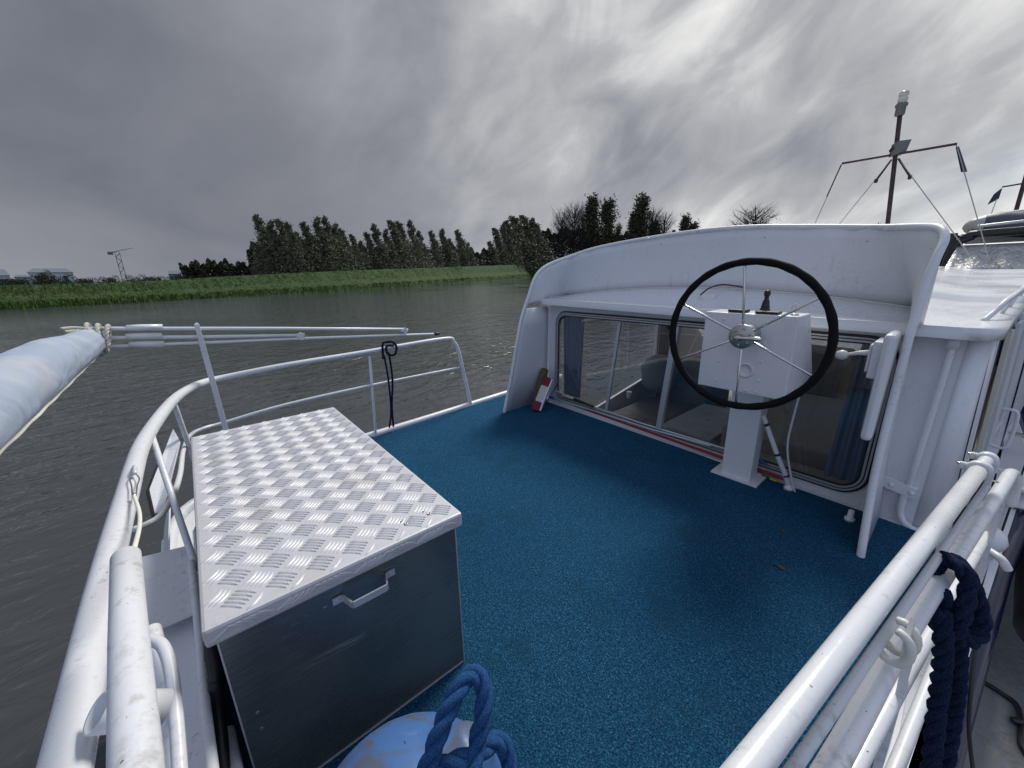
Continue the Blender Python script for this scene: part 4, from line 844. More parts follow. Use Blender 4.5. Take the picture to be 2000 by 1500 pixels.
# furled canvas: a sagging bag round the awning bow
def bw(x, y, b, half):
    c = pb(x, y, b); rr_ = half*.68*(c-EYE).dot(F_)/750; return (c, rr_, rr_)
bow = [(pa(200, 658, PX), .030, .030), (pa(190, 662, PX), .055, .065), (pa(172, 668, PX+.03), .070, .080), bw(145, 684, -.455, 42), bw(100, 704, -.47, 61), bw(50, 736, -.46, 74), bw(0, 770, -.45, 86), bw(-80, 826, -.44, 102), bw(-220, 925, -.43, 132), bw(-500, 1120, -.42, 190)]
m = MB(); SG = 56; ringsc = []; rgc = random.Random(4); K = 12; lows = []
for i in range((len(bow)-1)*K+1):
    k = min(i//K, len(bow)-2); f = i/K-k; f2 = f
    c = bow[k][0].lerp(bow[k+1][0], f); ry = bow[k][1]*(1-f)+bow[k+1][1]*f; rz_ = bow[k][2]*(1-f)+bow[k+1][2]*f
    k2 = min(k+1, len(bow)-1); tg = (bow[k2][0]-bow[k][0]); tg.z = 0; tg.normalize(); nrm = V((-tg.y, tg.x, 0)); rg_ = []
    for j in range(SG):
        th_ = 2*math.pi*j/SG; s_ = i/K
        wr = 1+.02*math.sin(2*th_+1.1*s_)+.020*abs(math.sin(2.5*th_-1.9*s_))+.022*abs(math.sin(3.5*th_+1.3*s_+1))+(.085*abs(math.sin(6.5*th_+.6*s_))*max(0, 1-s_/4.2))
        wr += .12*max(0, -math.sin(th_))**6
        rg_.append(m.b.verts.new(c+nrm*ry*wr*math.cos(th_)+V((0, 0, 1))*rz_*wr*math.sin(th_)))
    ringsc.append(rg_); lows.append(c+nrm*(ry*.50)+V((0, 0, -rz_*1.0)))
for A, B in zip(ringsc, ringsc[1:]):
    for j in range(SG): f = m.b.faces.new((A[j], A[(j+1) % SG], B[(j+1) % SG], B[j])); f.smooth = True
m.b.faces.new(ringsc[0]); m.b.faces.new(ringsc[-1][::-1])
m.build('canvas', M['canvas'], aw)
m = MB(); m.tube([p+V((0, 0, .0015*math.sin(i*.7))) for i, p in enumerate(lows) if i > 30], .006, 8); m.build('piping', M['pipingw'], aw)
lr = thing('lashing_cord', 'off-white cord lashed round the end of the furled awning', 'rope', pa(190, 665, PX))
m = MB()
for off, s0 in ((-.01, .078), (.022, .072), (.052, .064)):
    c = pa(186, 664, PX)+V((0, off, 0)); pts = [c+V((math.cos(R(k))*s0, off*.4*math.sin(R(k)), math.sin(R(k))*s0*1.25)) for k in range(0, 380, 30)]; m.rope(pts, .0115, 2)
m.rope([pa(120, 642, PX+.35), pa(145, 640, PX+.2), pa(170, 643, PX+.1), pa(186, 655, PX+.07)], .008, 3); m.rope([pa(128, 648, PX+.33), pa(150, 647, PX+.2), pa(172, 655, PX+.1), pa(182, 672, PX+.07)], .008, 3)
m.build('cord', M['ropewhite'], lr)
# blue line hanging from the rail
o = thing('hanging_rope', 'dark blue line knotted over the left guard rail and hanging down', 'rope', pp(760, 680))
m = MB(); K0 = pp(758, 678); off = V((.03, 0, 0))
m.rope([pp(746, 700)+off, pp(745, 672)+off, pp(752, 668)+off*.5, pp(765, 668)+off, pp(772, 678)+off, pp(768, 692)+off, pp(754, 690)+off*1.4, pp(752, 676)+off*1.2, pp(766, 674)+off*1.3], .011, 3)
m.rope([pp(757, 688)+off, pp(764, 740)+off, pp(763, 790)+off, pp(766, 832)+off], .010, 3)
m.rope([pp(748, 694)+off, pp(756, 740)+off, pp(762, 800)+off*.7, pp(758, 834)+off], .009, 3); m.build('line', M['ropenavy'], o)
for q in ():
    pass
# outboard board, snap hook, cord
o = thing('boarding_plank', 'narrow white plank with black rubber edge hung outside the stern rail', 'plank', (-2.6, -.4, .3))
A_, B_, C_, D_, E_ = [pz(x, y, z) for x, y, z in ((338, 836, .56), (352, 862, .52), (318, 1000, .40), (302, 1003, .36), (291, 955, .42))]
pl_ = [A_, B_, C_, D_, E_]; nn_ = (B_-A_).cross(C_-A_).normalized()*.02
m = MB(); m.prism(pl_, nn_); m.build('board', M['rail'], o, bevel=.003)
m = MB(); m.tube([p+nn_*.5+(p-(A_+C_)*.5).normalized()*.006 for p in (A_.lerp(E_, .55), E_, D_, C_.lerp(D_, .4))], .012, 8); m.build('rubber_edge', M['black'], o)
hk = pz(262, 925, .835); o = thing('snap_hook', 'small steel snap hook with white cord on the stern rail', 'hook', hk)
m = MB(); a = pz(263, 925, .84); c = pz(262, 966, .84); sidev = (ray(300, 940)-ray(262, 940)).normalized()
m.tube([a+sidev*.002, a.lerp(c, .25)+sidev*.012, a.lerp(c, .6)+sidev*.007, c+sidev*.004, c-sidev*.004, a.lerp(c, .6)-sidev*.007, a.lerp(c, .25)-sidev*.012, a-sidev*.002], .0022, 8, sub=4, closed=True); m.tube([c+sidev*.0, c+(c-a).normalized()*.012], .007, 8); m.build('hook', M['steel'], o)
m = MB(); m.tube([pz(263, 910, .80), pz(264, 913, .85), pz(263, 925, .845)], .007, 8, sub=4); m.build('eye', M['rail'], o)
m = MB(); m.tube([c+(c-a).normalized()*.01, pz(272, 1000, .86), pz(272, 1030, .90), pz(262, 1072, .97)], .0048, 10, sub=6); m.build('cord', M['pipingw'], o)

# ------------------------------------------------------------------ near poles and stern structure on the left
o = thing('stowed_pole', 'thick scuffed white pole with rounded end lying above the stern rail', 'pole', (-.6, -.15, 1))
m = MB(); m.tube([pz(246, 1088, 1.0), pz(252, 1250, 1.0), pz(266, 1500, 1.0), pz(275, 1800, 1.0)], [.0215, .022, .0225, .0225], 24); m.build('tube', M['rail'], o)
o = thing('stern_bulwark', 'white welded plate and tube bulwark behind the tread plate box', 'bulwark', (-1.2, -.25, .3))
bz = .40
m = MB(); m.tube([pz(374, 1098, bz), pz(388, 1230, bz), pz(400, 1370, bz), pz(416, 1510, bz), pz(430, 1650, bz)], .0125, 14, sub=4); m.build('inner_tube', M['rail'], o)
m = MB(); m.prism([pz(275, 1088, bz-.01), pz(372, 1064, bz-.01), pz(384, 1195, bz-.01), pz(280, 1240, bz-.01)], (0, 0, -.008)); m.build('top_plate', M['rail'], o)
m = MB(); a0, a1 = pz(374, 1100, bz-.015), pz(432, 1660, bz-.015)
m.prism([a0, a1, a1-V((0, .05, .42)), a0-V((0, .05, .42))], (0, .006, 0)); m.build('inner_plate', M['rail'], o)
m = MB(); m.prism([(-3.0, -.345, .02), (-.2, -.345, .02), (-.2, -.28, .22), (-3.0, -.28, .22)], (0, .008, 0)); m.build('outer_plate', M['rail'], o)
m = MB(); m.prism([pz(296, 1190, .33), pz(383, 1180, .33), pz(428, 1660, .33), pz(250, 1660, .33)], (0, 0, -.008)); m.build('bottom_plate', M['rail'], o)
m = MB(); m.tube([pz(292, 1248, .62), pz(318, 1262, .62), pz(334, 1310, .60), pz(344, 1400, .56), pz(352, 1520, .52), pz(356, 1620, .5)], .0135, 14, sub=5); m.build('bent_tube', M['rail'], o)
m = MB(); tt = [pz(295, 1230, .60), pz(330, 1370, .52), pz(345, 1600, .45)]; m.tube(tt, .021, 14, sub=4); m.build('brace', M['rail'], o)
m = MB(); m.tube([pz(446, 1428, .22), pz(478, 1600, .22)], .017, 12); m.build('floor_tube', M['rail'], o)
o = thing('rod_holder', 'short open-ended white tube socket beside the thick pole', 'tube', pz(190, 1390, .85))
a = pz(188, 1392, .86); d = (R_*.45-U_*.45+F_*.6).normalized(); m = MB()
prof = [(.0165, .001), (.020, 0), (.0205, .12), (.0205, .125)]
m.lathe([(.001, .085), (.0230, .085), (.0235, .001), (.0275, 0), (.0280, .09)], a, d, 28); m.build('socket', M['rail'], o)
o = thing('black_hose', 'black hose bundle wedged between box and stern bulwark', 'hose', pz(415, 1290, .45))
m = MB(); m.tube([pz(410, 1258, .5), pz(416, 1290, .47), pz(420, 1330, .43)], [.012, .017, .014], 12, sub=4); m.tube([pz(418, 1320, .44), pz(430, 1420, .3), pz(440, 1560, .2)], .016, 12, sub=4)
m.tube([pz(405, 1250, .48), pz(410, 1350, .3), pz(420, 1500, .18)], .010, 10, sub=4); m.build('hose', M['black'], o)

# ------------------------------------------------------------------ locker box with tread plate lid
bx = thing('storage_box', 'aluminium deck box with patterned tread plate lid and handles', 'box', (-1.8, .26, 0))
LX0, LX1, LY0, LY1, LZ = -2.575, -1.03, -.112, .618, .70
Mb = Matrix.Translation((-1.03, -.105, 0)) @ Matrix.Rotation(R(-.6), 4, 'Z') @ Matrix.Translation((1.03, .105, 0))
m = MB(); m.box((LX0+.02, LY0+.02, .012), (LX1-.022, LY1-.02, LZ-.01), Mb); m.build('body', M['sheet'], bx, bevel=.004)
m = MB(); ex = LX1-.021
for y0, y1 in ((LY0+.020, LY0+.024), (LY1-.024, LY1-.020)): m.box((ex-.001, y0, .02), (ex+.002, y1, LZ-.05), Mb)
m.box((ex-.001, LY0+.026, .014), (ex+.002, LY1-.026, .019), Mb); m.build('edge_seam', M['trim'], bx)
m = MB(); th_ = .054; 
def lidshell(m, e=0.0):
    m.box((LX0, LY0, LZ-.006), (LX1, LY1, LZ), Mb); 
m.box((LX0, LY0, LZ-th_), (LX1, LY1, LZ), Mb); lid = m.build('lid', M['tread'], bx, bevel=.009)
bars = MB()
def lens(o_, d, n, up, L=.028, wd=.0042, hgt=.0024):
    """one raised bar of the tread pattern"""
    k = [(-1, 0), (-.72, .7), (-.3, 1), (.3, 1), (.72, .7), (1, 0)]; b = bars.b; cc = .10
    def P_(t_, s_, z_): return Mb @ (o_+d*(L*t_)+n*(wd*s_+wd*.9*(1-t_*t_))+up*z_)
    topv = [b.verts.new(P_(t_, 0, hgt*(.35 if abs(t_) == 1 else 1))) for t_, w_ in k]; l_ = [b.verts.new(P_(t_, w_, -.0004)) for t_, w_ in k]; r_ = [b.verts.new(P_(t_, -w_, -.0004)) for t_, w_ in k]
    for i in range(5):
        for q in ((l_[i], l_[i+1], topv[i+1], topv[i]), (topv[i], topv[i+1], r_[i+1], r_[i])):
            try: f = b.faces.new(q); f.smooth = True
            except Exception: pass
p = .100; S2_ = math.sqrt(.5)
for i in range(-1, 17):
    for j in range(-1, 9):
        for ty in (0, 1):
            cx_ = -1.374+(-10+i)*0; gx = LX0+.034+i*p+ty*p/2; gy = LY0+.03+j*p+ty*p/2
            d = V((-S2_, S2_, 0)) if ty == 0 else V((S2_, S2_, 0)); n = V((S2_, S2_, 0)) if ty == 0 else V((-S2_, S2_, 0))
            for k in range(-2, 3):
                o_ = V((gx, gy, LZ))+n*(k*.0122); a_, c_ = o_-d*.026, o_+d*.026
                if min(a_.x, c_.x) > LX0+.006 and max(a_.x, c_.x) < LX1-.008 and min(a_.y, c_.y) > LY0+.006 and max(a_.y, c_.y) < LY1-.006: lens(o_, d, n, V((0, 0, 1)), .030, .0050, .0052)
# folded edges carry the pattern too
for j in range(9):
    for k in range(-2, 3):
        gy = LY0+.03+j*p-.03+k*.0155
        if LY0+.03 < gy < LY1-.03: lens(V((LX1, gy, LZ-.027)), V((0, .86, .5 if j % 2 == 0 else -.5)), V((0, .5, -.86 if j % 2 == 0 else .86))*.8, V((1, 0, 0)), .025, .0052, .0045)
bars.build('tread_pattern', M['tread'], lid)
for x, y in ((829, 999), (838, 1004), (785, 1018), (793, 1023)): m = MB(); m.lathe([(.0075, 0), (.0075, .0022), (.0035, .003), (.003, .001)], pz(x, y, LZ), (0, 0, 1), 12); m.build('rivet', M['brushed'], lid)
m = MB(); hx = LX1-.022
m.tube([Mb @ V((hx+.004, LY0+.26, .585)), Mb @ V((hx+.004, LY0+.27, .585))], .001, 4)
def strap(m, pts, wz, th=.004):
    for p_, q_ in zip(pts, pts[1:]):
        p_, q_ = V(p_), V(q_); d_ = (q_-p_).normalized(); n_ = V((d_.y, -d_.x, 0))*th
        m.hexa([Mb @ v for v in (p_-V((0, 0, wz)), q_-V((0, 0, wz)), q_+n_-V((0, 0, wz)), p_+n_-V((0, 0, wz)), p_+V((0, 0, wz)), q_+V((0, 0, wz)), q_+n_+V((0, 0, wz)), p_+n_+V((0, 0, wz)))])
ya, yb = LY0+.285, LY0+.475
strap(m, [(hx+.003, ya, .588), (hx+.003, ya+.030, .588), (hx+.052, ya+.045, .588), (hx+.052, yb-.045, .588), (hx+.003, yb-.03, .588), (hx+.003, yb, .588)], .011, .005)
for yy in (ya+.014, yb-.014): m.lathe([(.006, 0), (.005, .003)], Mb @ V((hx+.008, yy, .588)), (1, 0, 0), 10)
m.build('handle', M['trim'], bx)
m = MB(); yb_ = LY1-.015; m.tube([Mb @ V(v) for v in ((-1.72, yb_, .60), (-1.72, yb_+.05, .605), (-1.70, yb_+.062, .605), (-1.56, yb_+.062, .605), (-1.54, yb_+.05, .605), (-1.54, yb_, .60))], .007, 10); m.build('handle', M['brushed'], bx)
for z_ in (.36, .30): m = MB(); m.lathe([(.006, 0), (.005, .003)], Mb @ V((hx, LY0+.06, z_)), (1, 0, 0), 8); m.build('screw', M['brushed'], bx)
# scratch: a thin scuffed patch across the near side

# ------------------------------------------------------------------ buoy fender with its rope in the foreground
fe = thing('ball_fender', 'scuffed round blue buoy fender with thick blue rope on the carpet', 'fender', (-.80, .22, 0))
FC = pz(805, 1672, .262); FR = .245
q0f = pz(900, 1500, .42); m = MB(); m.lathe([(.02, -FR)]+[(FR*math.cos(R(a_)), FR*math.sin(R(a_))) for a_ in range(-80, 70, 10)]+[(.06, FR*1.02), (.05, FR*1.10), (.035, FR*1.14), (.01, FR*1.14)], FC, (q0f-FC).normalized(), 40); m.build('ball', M['fender'], fe)
m = MB(); rz0 = .55
def q_(x, y, z): return pz(x, y, z)
m.rope([q_(800, 1600, .52), q_(838, 1490, .58), q_(862, 1420, .63), q_(893, 1352, .67), q_(918, 1318, .68), q_(942, 1330, .67), q_(945, 1385, .63), q_(932, 1450, .58), q_(922, 1520, .55), q_(900, 1600, .52)],   .019, 5)
m.rope([q_(780, 1560, .55), q_(860, 1500, .56), q_(920, 1480, .56), q_(968, 1448, .54), q_(992, 1475, .50), q_(990, 1540, .46)],   .019, 5)
m.build('rope', M['ropeblue'], fe)

# ------------------------------------------------------------------ starboard rail and stowed poles
rz1 = .84
sr = thing('deck_railing', 'weathered white guard rail along the right side beneath the stowed poles', 'railing', (.1, 1.2, 0))
m = MB(); g0 = pz(1975, 925, .86); g1 = pz(1790, 1205, .84); g2 = pz(1622, 1500, .84); g3 = g2+(g2-g1)*.9
m.tube([pz(1972, 985, .72), pz(1981, 945, .80), g0+V((0, .0, .0)), g0.lerp(g1, .2), g1, g2, g3], .0165, 18, sub=6); m.build('top_rail', M['rail'], sr)
m = MB(); m.tube([pz(1925, 1045, .62), pz(1868, 1145, .62), pz(1752, 1350, .62), pz(1668, 1505, .62), pz(1600, 1640, .62)], .0145, 14); m.build('middle_rail', M['rail'], sr)
m = MB(); m.tube([pz(1905, 1130, .36), pz(1818, 1326, .36), pz(1757, 1480, .36), pz(1700, 1620, .36)], .015, 14); m.build('lower_rail', M['rail'], sr)
def plate(pts, n, nm='stanchion'):
    m = MB(); m.prism(pts, n); m.build(nm, M['rail'], sr, bevel=.002)
def column(x, y, z, dx0, w0, w1):
    q = pz(x, y, z); m = MB(); m.hexa([V((q.x-.006+.02, q.y-w0, -.0)), V((q.x+.006+.02, q.y-w0, 0)), V((q.x+.006+.02, q.y+w0, 0)), V((q.x-.006+.02, q.y+w0, 0)), V((q.x-.006, q.y-w1, z)), V((q.x+.006, q.y-w1, z)), V((q.x+.006, q.y+w1, z)), V((q.x-.006, q.y+w1, z))]); m.build('stanchion', M['rail'], sr)
column(1962, 960, .80, 0, .06, .028); column(1800, 1200, .82, 0, .06, .028)
m = MB(); m.tube([pz(1930, 1075, .45), pz(1955, 1092, .45), pz(1968, 1112, .42)], .014, 12, sub=4); m.build('rail_stub', M['rail'], sr)
sp = thing('stowed_pole', 'thick glossy white pole lying along the right guard rail', 'pole', (.02, .9, .95))
m = MB(); a, c = pz(1912, 918, .955), pz(1462, 1500, .955); m.tube([a, a.lerp(c, .5), c, c+(c-a)*.35], .0178, 28, dome=False); m.build('tube', M['pole'], sp)
dirp = (a-c).normalized()
for k, (off, rr_) in enumerate(((.0, .0255), (.11, .022))):
    m = MB(); q = a+dirp*off; m.lathe([(rr_-.005, -.013), (rr_, -.011), (rr_+.0015, 0), (rr_, .011), (rr_-.005, .013)], q, dirp, 26)
    lat_ = dirp.cross(V((0, 0, 1))).normalized()
    m.box((-.008, -.006, -.008), (.008, .006, .012), Matrix.Translation(q-lat_*(rr_+.004))); m.box((-.007, -.006, -.035), (.007, .006, .0), Matrix.Translation(q+lat_*(rr_-.004)-V((0, 0, .0))))
    m.build('clamp', M['rail'], sp, bevel=.003)
    m = MB(); m.tube([q-lat_*(rr_+.016)+V((0, 0, .006)), q-lat_*(rr_-.004)+V((0, 0, .006))], .003, 8); m.tube([q+lat_*(rr_+.013)-V((0, 0, .02)), q+lat_*(rr_-.004)-V((0, 0, .02))], .003, 8); m.build('bolt', M['steel'], sp)
m = MB(); m.tube([a+dirp*.02, a+dirp*.14], .0155, 20); m.build('coupler', M['rail'], sp)
sp2 = thing('stowed_pole', 'thin white pole tucked under the thick one on the right rail', 'pole', (.05, .9, .9))
m = MB(); a, c = pz(1928, 948, .90), pz(1550, 1500, .90); m.tube([a, a.lerp(c, .5), c, c+(c-a)*.35], .0078, 18); m.build('tube', M['rail'], sp2)
cl = thing('pole_clip', 'white plastic spring clip gripping the poles at mid rail', 'clip', pz(1722, 1260, .9))
q = pz(1735, 1232, .91); ax_ = dirp; la = ax_.cross(V((0, 0, 1))).normalized(); m = MB()
m.tube([q+la*(.020*math.cos(R(t_)))+V((0, 0, .030*math.sin(R(t_))))+la*.014 for t_ in range(110, -150, -20)], .0065, 10); m.tube([q-ax_*.03+la*(.020*math.cos(R(t_)))+V((0, 0, .030*math.sin(R(t_))))+la*.014 for t_ in range(90, -150, -20)], .0065, 10)
m.hexa([q+la*.026+V((0, 0, -.03))-ax_*.035, q+la*.032+V((0, 0, -.03))-ax_*.035, q+la*.034+V((0, 0, -.03))+ax_*.01, q+la*.026+V((0, 0, -.03))+ax_*.01, q+la*.02+V((0, 0, .02))-ax_*.02, q+la*.026+V((0, 0, .02))-ax_*.02, q+la*.024+V((0, 0, .045)), q+la*.018+V((0, 0, .045))]); m.build('clip_body', M['cream'], cl)
# navy mooring rope
o = thing('mooring_rope', 'thick navy rope hitched round the right guard rail and hanging down', 'rope', pz(1860, 1150, .8))
m = MB()
m.rope([pz(1822, 1130, .84), pz(1838, 1092, .89), pz(1862, 1094, .90), pz(1888, 1120, .87), pz(1912, 1180, .80), pz(1918, 1225, .76), pz(1898, 1252, .74), pz(1868, 1240, .76), pz(1850, 1200, .80), pz(1838, 1150, .85)], .0145, 4)
m.rope([pz(1845, 1090, .90), pz(1880, 1112, .90), pz(1890, 1150, .86), pz(1880, 1200, .82), pz(1862, 1232, .78), pz(1840, 1230, .76), pz(1818, 1205, .74)], .0145, 4)
m.rope([pz(1838, 1195, .82), pz(1842, 1250, .76), pz(1838, 1320, .66), pz(1828, 1400, .55), pz(1818, 1500, .44), pz(1806, 1620, .3)], .016, 5)
m.rope([pz(1872, 1225, .76), pz(1872, 1290, .68), pz(1868, 1350, .60), pz(1858, 1420, .50), pz(1846, 1500, .42), pz(1830, 1620, .3)], .015, 5)
m.build('rope_strands', M['ropenavy'], o)
o = thing('thin_line', 'thin black line hanging outside the right guard rail', 'rope', pz(1900, 1300, .4))
m = MB(); m.tube([pz(1918, 1170, .6), pz(1922, 1200, .5), pz(1906, 1260, .4), pz(1896, 1350, .3), pz(1892, 1420, .2), pz(1900, 1500, .1), pz(1915, 1600, .05)], .005, 8, sub=5); m.build('line', M['black'], o)

# ------------------------------------------------------------------ pontoon alongside, its fender and line
pz0 = -.5
o = thing('pontoon', 'worn grey pontoon deck lying alongside to the right', 'pontoon', (1.6, 1.5, pz0))
pe = [(stb(y)+.05, y) for y in (-1.5, 1.5, 3, 6)]
m = MB(); m.prism([(x, y, pz0-.35) for x, y in pe]+[(4, 6, pz0-.35), (4, -1.5, pz0-.35)], (0, 0, .35)); m.build('deck_plate', M['dkdeck'], o, bevel=.01)
m = MB(); m.tube([(x-.012, y, pz0-.02) for x, y in pe], .022, 8); m.build('edge_strip', M['black'], o)
o = thing('black_fender', 'fat black fender hanging outside the right side deck', 'fender', (.62, 1.9, -.2))
m = MB(); m.tube([V((.74, 5.0, -.12)), V((.68, 4.2, -.12)), V((.60, 3.3, -.12)), V((.555, 2.75, -.12))], [.12, .16, .16, .14], 20, sub=4); m.tube([V((.55, 2.7, -.13)), V((.535, 2.58, -.15))], .055, 12); m.build('fender_body', M['black'], o)
o = thing('pontoon_line', 'black line with a knot lying across the grey pontoon', 'rope', pz(1960, 1360, pz0))
m = MB(); m.tube([pz(1915, 1328, pz0+.01), pz(1950, 1350, pz0+.01), pz(1985, 1376, pz0+.01), pz(1996, 1410, pz0+.01), pz(1994, 1450, pz0+.01), pz(2010, 1480, pz0+.01)], .011, 8, sub=5); m.tube([pz(1978, 1406, pz0+.02), pz(2006, 1412, pz0+.02)], .014, 8); m.build('line', M['black'], o)

# ------------------------------------------------------------------ things on the side deck
o = thing('filler_cap', 'flat round steel filler cap on the right side deck', 'cap', pz(1987, 848, .01))
m = MB(); m.lathe([(.055, 0), (.055, .004), (.045, .006), (.002, .006)], pz(1987, 848, .009), (0, 0, 1), 28); m.build('cap', M['brushed'], o)
o = thing('deck_hook', 'small dark metal bracket standing on the right side deck', 'bracket', pz(1980, 800, .01))
m = MB(); a_ = pz(1974, 804, .01); c_ = pz(1988, 762, .01); m.tube([a_, a_+V((0, 0, .16)), a_+V((.0, .2, .17)), a_+V((0, .2, .0))], .008, 8); m.build('bracket', M['rust'], o)
o = thing('mooring_bollard', 'stubby white bollard with side pin on the right side deck', 'bollard', pz(1985, 985, .01))
qb = pz(1990, 988, .01); m = MB(); m.lathe([(.05, 0), (.05, .015), (.038, .02), (.036, .10), (.046, .105), (.046, .125), (.03, .13)], qb, seg=24); m.tube([qb+V((-.07, 0, .07)), qb+V((.07, 0, .07))], .01, 10); m.build('post', M['white'], o)
o = thing('dome_vent', 'white rounded dome vent beside the right cabin side', 'vent', (.36, 3.3, 0))
qv = pz(1958, 925, .02); m = MB(); m.lathe([(.05, 0), (.05, .04), (.075, .07), (.08, .10), (.068, .14), (.04, .165), (.004, .17)], V((side(3.0)+.14, 3.05, .0)), seg=26); m.build('cowl', M['clean'], o)

# ------------------------------------------------------------------ brushes and poles along the wall foot
def wp(x, y, d): 
    n = V((math.sin(.035), math.cos(.035), 0)); p0 = W(-3, 0, d); return pn(x, y, p0, n)
o = thing('coir_broom', 'brown green coir broom head leaning in the left corner', 'brush', wp(1060, 740, .1))
a, c = wp(1064, 722, .14), pz(1042, 795, .03); dn_ = (c-a); m = MB(); rg = random.Random(2)
m.tube([a, a.lerp(c, .15), a.lerp(c, .5), c], [.042, .050, .046, .03], 16, sub=3)
for i in range(900):
    f = rg.random(); q = a.lerp(c, f); r_ = .046*(1-.2*f); dd = V((rg.gauss(0, 1), rg.gauss(0, 1), rg.gauss(0, 1))); dd = (dd-dn_.normalized()*dd.dot(dn_.normalized())).normalized(); e = V((rg.gauss(0, 1), rg.gauss(0, 1), rg.gauss(0, 1))).normalized()*.0025
    m.face([q+dd*r_*.9-e, q+dd*r_*.9+e, q+dd*r_*1.18])
m.build('bristles', M['coir'], o)
# deck brush: head block, bristles, pole
o = thing('deck_brush', 'red and white deck brush with clear telescopic handle by the wall', 'brush', wp(1060, 780, .1))
t0, t1 = wp(1080, 742, .19), pz(1056, 803, .035)           # along the head
hd = (t1-t0); hn = hd.normalized(); out = V((-.55, -.35, -.1)); out = (out-hn*out.dot(hn)).normalized()
m = MB(); sdv = hn.cross(out).normalized()*.022; m.hexa([t0-sdv, t0+sdv, t1+sdv, t1-sdv, t0-sdv+out*.012, t0+sdv+out*.012, t1+sdv+out*.012, t1-sdv+out*.012]); m.build('head_block', M['clean'], o, bevel=.002)
def tuft(f0, f1, mt):
    m = MB(); rg = random.Random(int(f0*100)); A0, A1 = t0+hd*f0+out*.012, t0+hd*f1+out*.012; fl = .018
    m.hexa([A0-sdv*.9, A0+sdv*.9, A1+sdv*.9, A1-sdv*.9, A0-sdv*1.3+out*.085+hn*(-fl if f0 == 0 else 0), A0+sdv*1.3+out*.085+hn*(-fl if f0 == 0 else 0), A1+sdv*1.3+out*.085+hn*(fl if f1 == 1 else 0), A1-sdv*1.3+out*.085+hn*(fl if f1 == 1 else 0)])
    for i in range(260):
        q = A0.lerp(A1, rg.random())+sdv*rg.uniform(-1.2, 1.2)+out*.068; e = hn*.0012; m.face([q-e, q+e, q+out*rg.uniform(.012, .024)+hn*rg.uniform(-.004, .004)])
    m.build('bristles', mt, o)
tuft(0, .26, M['bristlered']); tuft(.26, .76, M['bristlewhite']); tuft(.76, 1, M['bristlered'])
sk = wp(1074, 775, .10)
m = MB(); m.tube([sk, wp(1082, 778, .10)], .018, 12); m.tube([wp(1088, 750, .09), wp(1074, 776, .09), wp(1061, 800, .08)], .006, 8); m.build('socket', M['bluepl'], o)
m = MB(); m.tube([wp(1082, 778, .10), wp(1122, 791, .07), wp(1145, 798, .05)], .0125, 12); m.build('grip', M['greenpl'], o)
m = MB(); m.tube([wp(1143, 797, .05), wp(1270, 838, .045), wp(1388, 871, .045)], .009, 12); m.build('handle', M['trim'], o)
o = thing('telescopic_pole', 'silver telescopic pole with black grips leaning on the window foot', 'pole', wp(1120, 780, .06))
m = MB(); m.tube([wp(1085, 764, .06), wp(1122, 779, .06)], .011, 12); m.build('tube_end', M['trim'], o)
m = MB(); m.tube([wp(1121, 779, .06), wp(1158, 794, .058)], .0145, 12); m.build('grip', M['black'], o)
m = MB(); m.tube([wp(1157, 794, .02), wp(1260, 829, .02), wp(1480, 896, .02)], .0095, 12); m.build('tube', M['trim'], o)
m = MB(); m.tube([wp(1478, 896, .06), wp(1492, 904, .06)], .013, 12); m.tube([wp(1492, 904, .06), wp(1500, 903, .07), wp(1496, 909, .07)], .004, 8); m.build('end_hook', M['bluepl'], o)
o = thing('mop_handle', 'long red mop handle lying along the wall foot', 'pole', wp(1300, 850, .07))
m = MB(); m.tube([wp(1120, 792, .03), wp(1180, 813, .03), wp(1300, 855, .03), wp(1420, 897, .035), wp(1538, 937, .04)], [.0065, .008, .011, .013, .0135], 12); m.build('handle', M['red'], o)
o = thing('boat_hook', 'white boat hook with black and yellow tip beneath the red handle', 'boat hook', wp(1400, 910, .05))
m = MB(); m.tube([wp(1330, 877, .06), wp(1490, 930, .075)], .010, 12); m.build('shaft', M['clean'], o)
m = MB(); m.tube([wp(1489, 929.5, .075), wp(1503, 935, .075)], .0115, 12); m.build('collar', M['black'], o)
m = MB(); m.tube([wp(1502, 934, .075), wp(1517, 940, .075)], .009, 12); m.build('tip', M['yellow'], o)
for i, (x, y, s_, l) in enumerate(((1523, 1107, 1.0, 'crumpled dead leaf on the open carpet right of centre'), (1527, 1037, .6, 'tiny dark leaf on the carpet above the larger one'))):
    q = pz(x, y, .018); m = MB(); rg = random.Random(i); pts = [q+V((math.cos(t_)*.022*s_*(1+.5*math.cos(t_*2+1)), math.sin(t_)*.012*s_*(1+.6*math.sin(t_*3)), .003+.004*math.sin(t_*2)*s_)) for t_ in [k*.628 for k in range(10)]]
    m.prism(pts, (0, 0, .0015)); tag(m.build('dead_leaf', M['leafd']), l, 'leaf', 'leaves on the carpet')

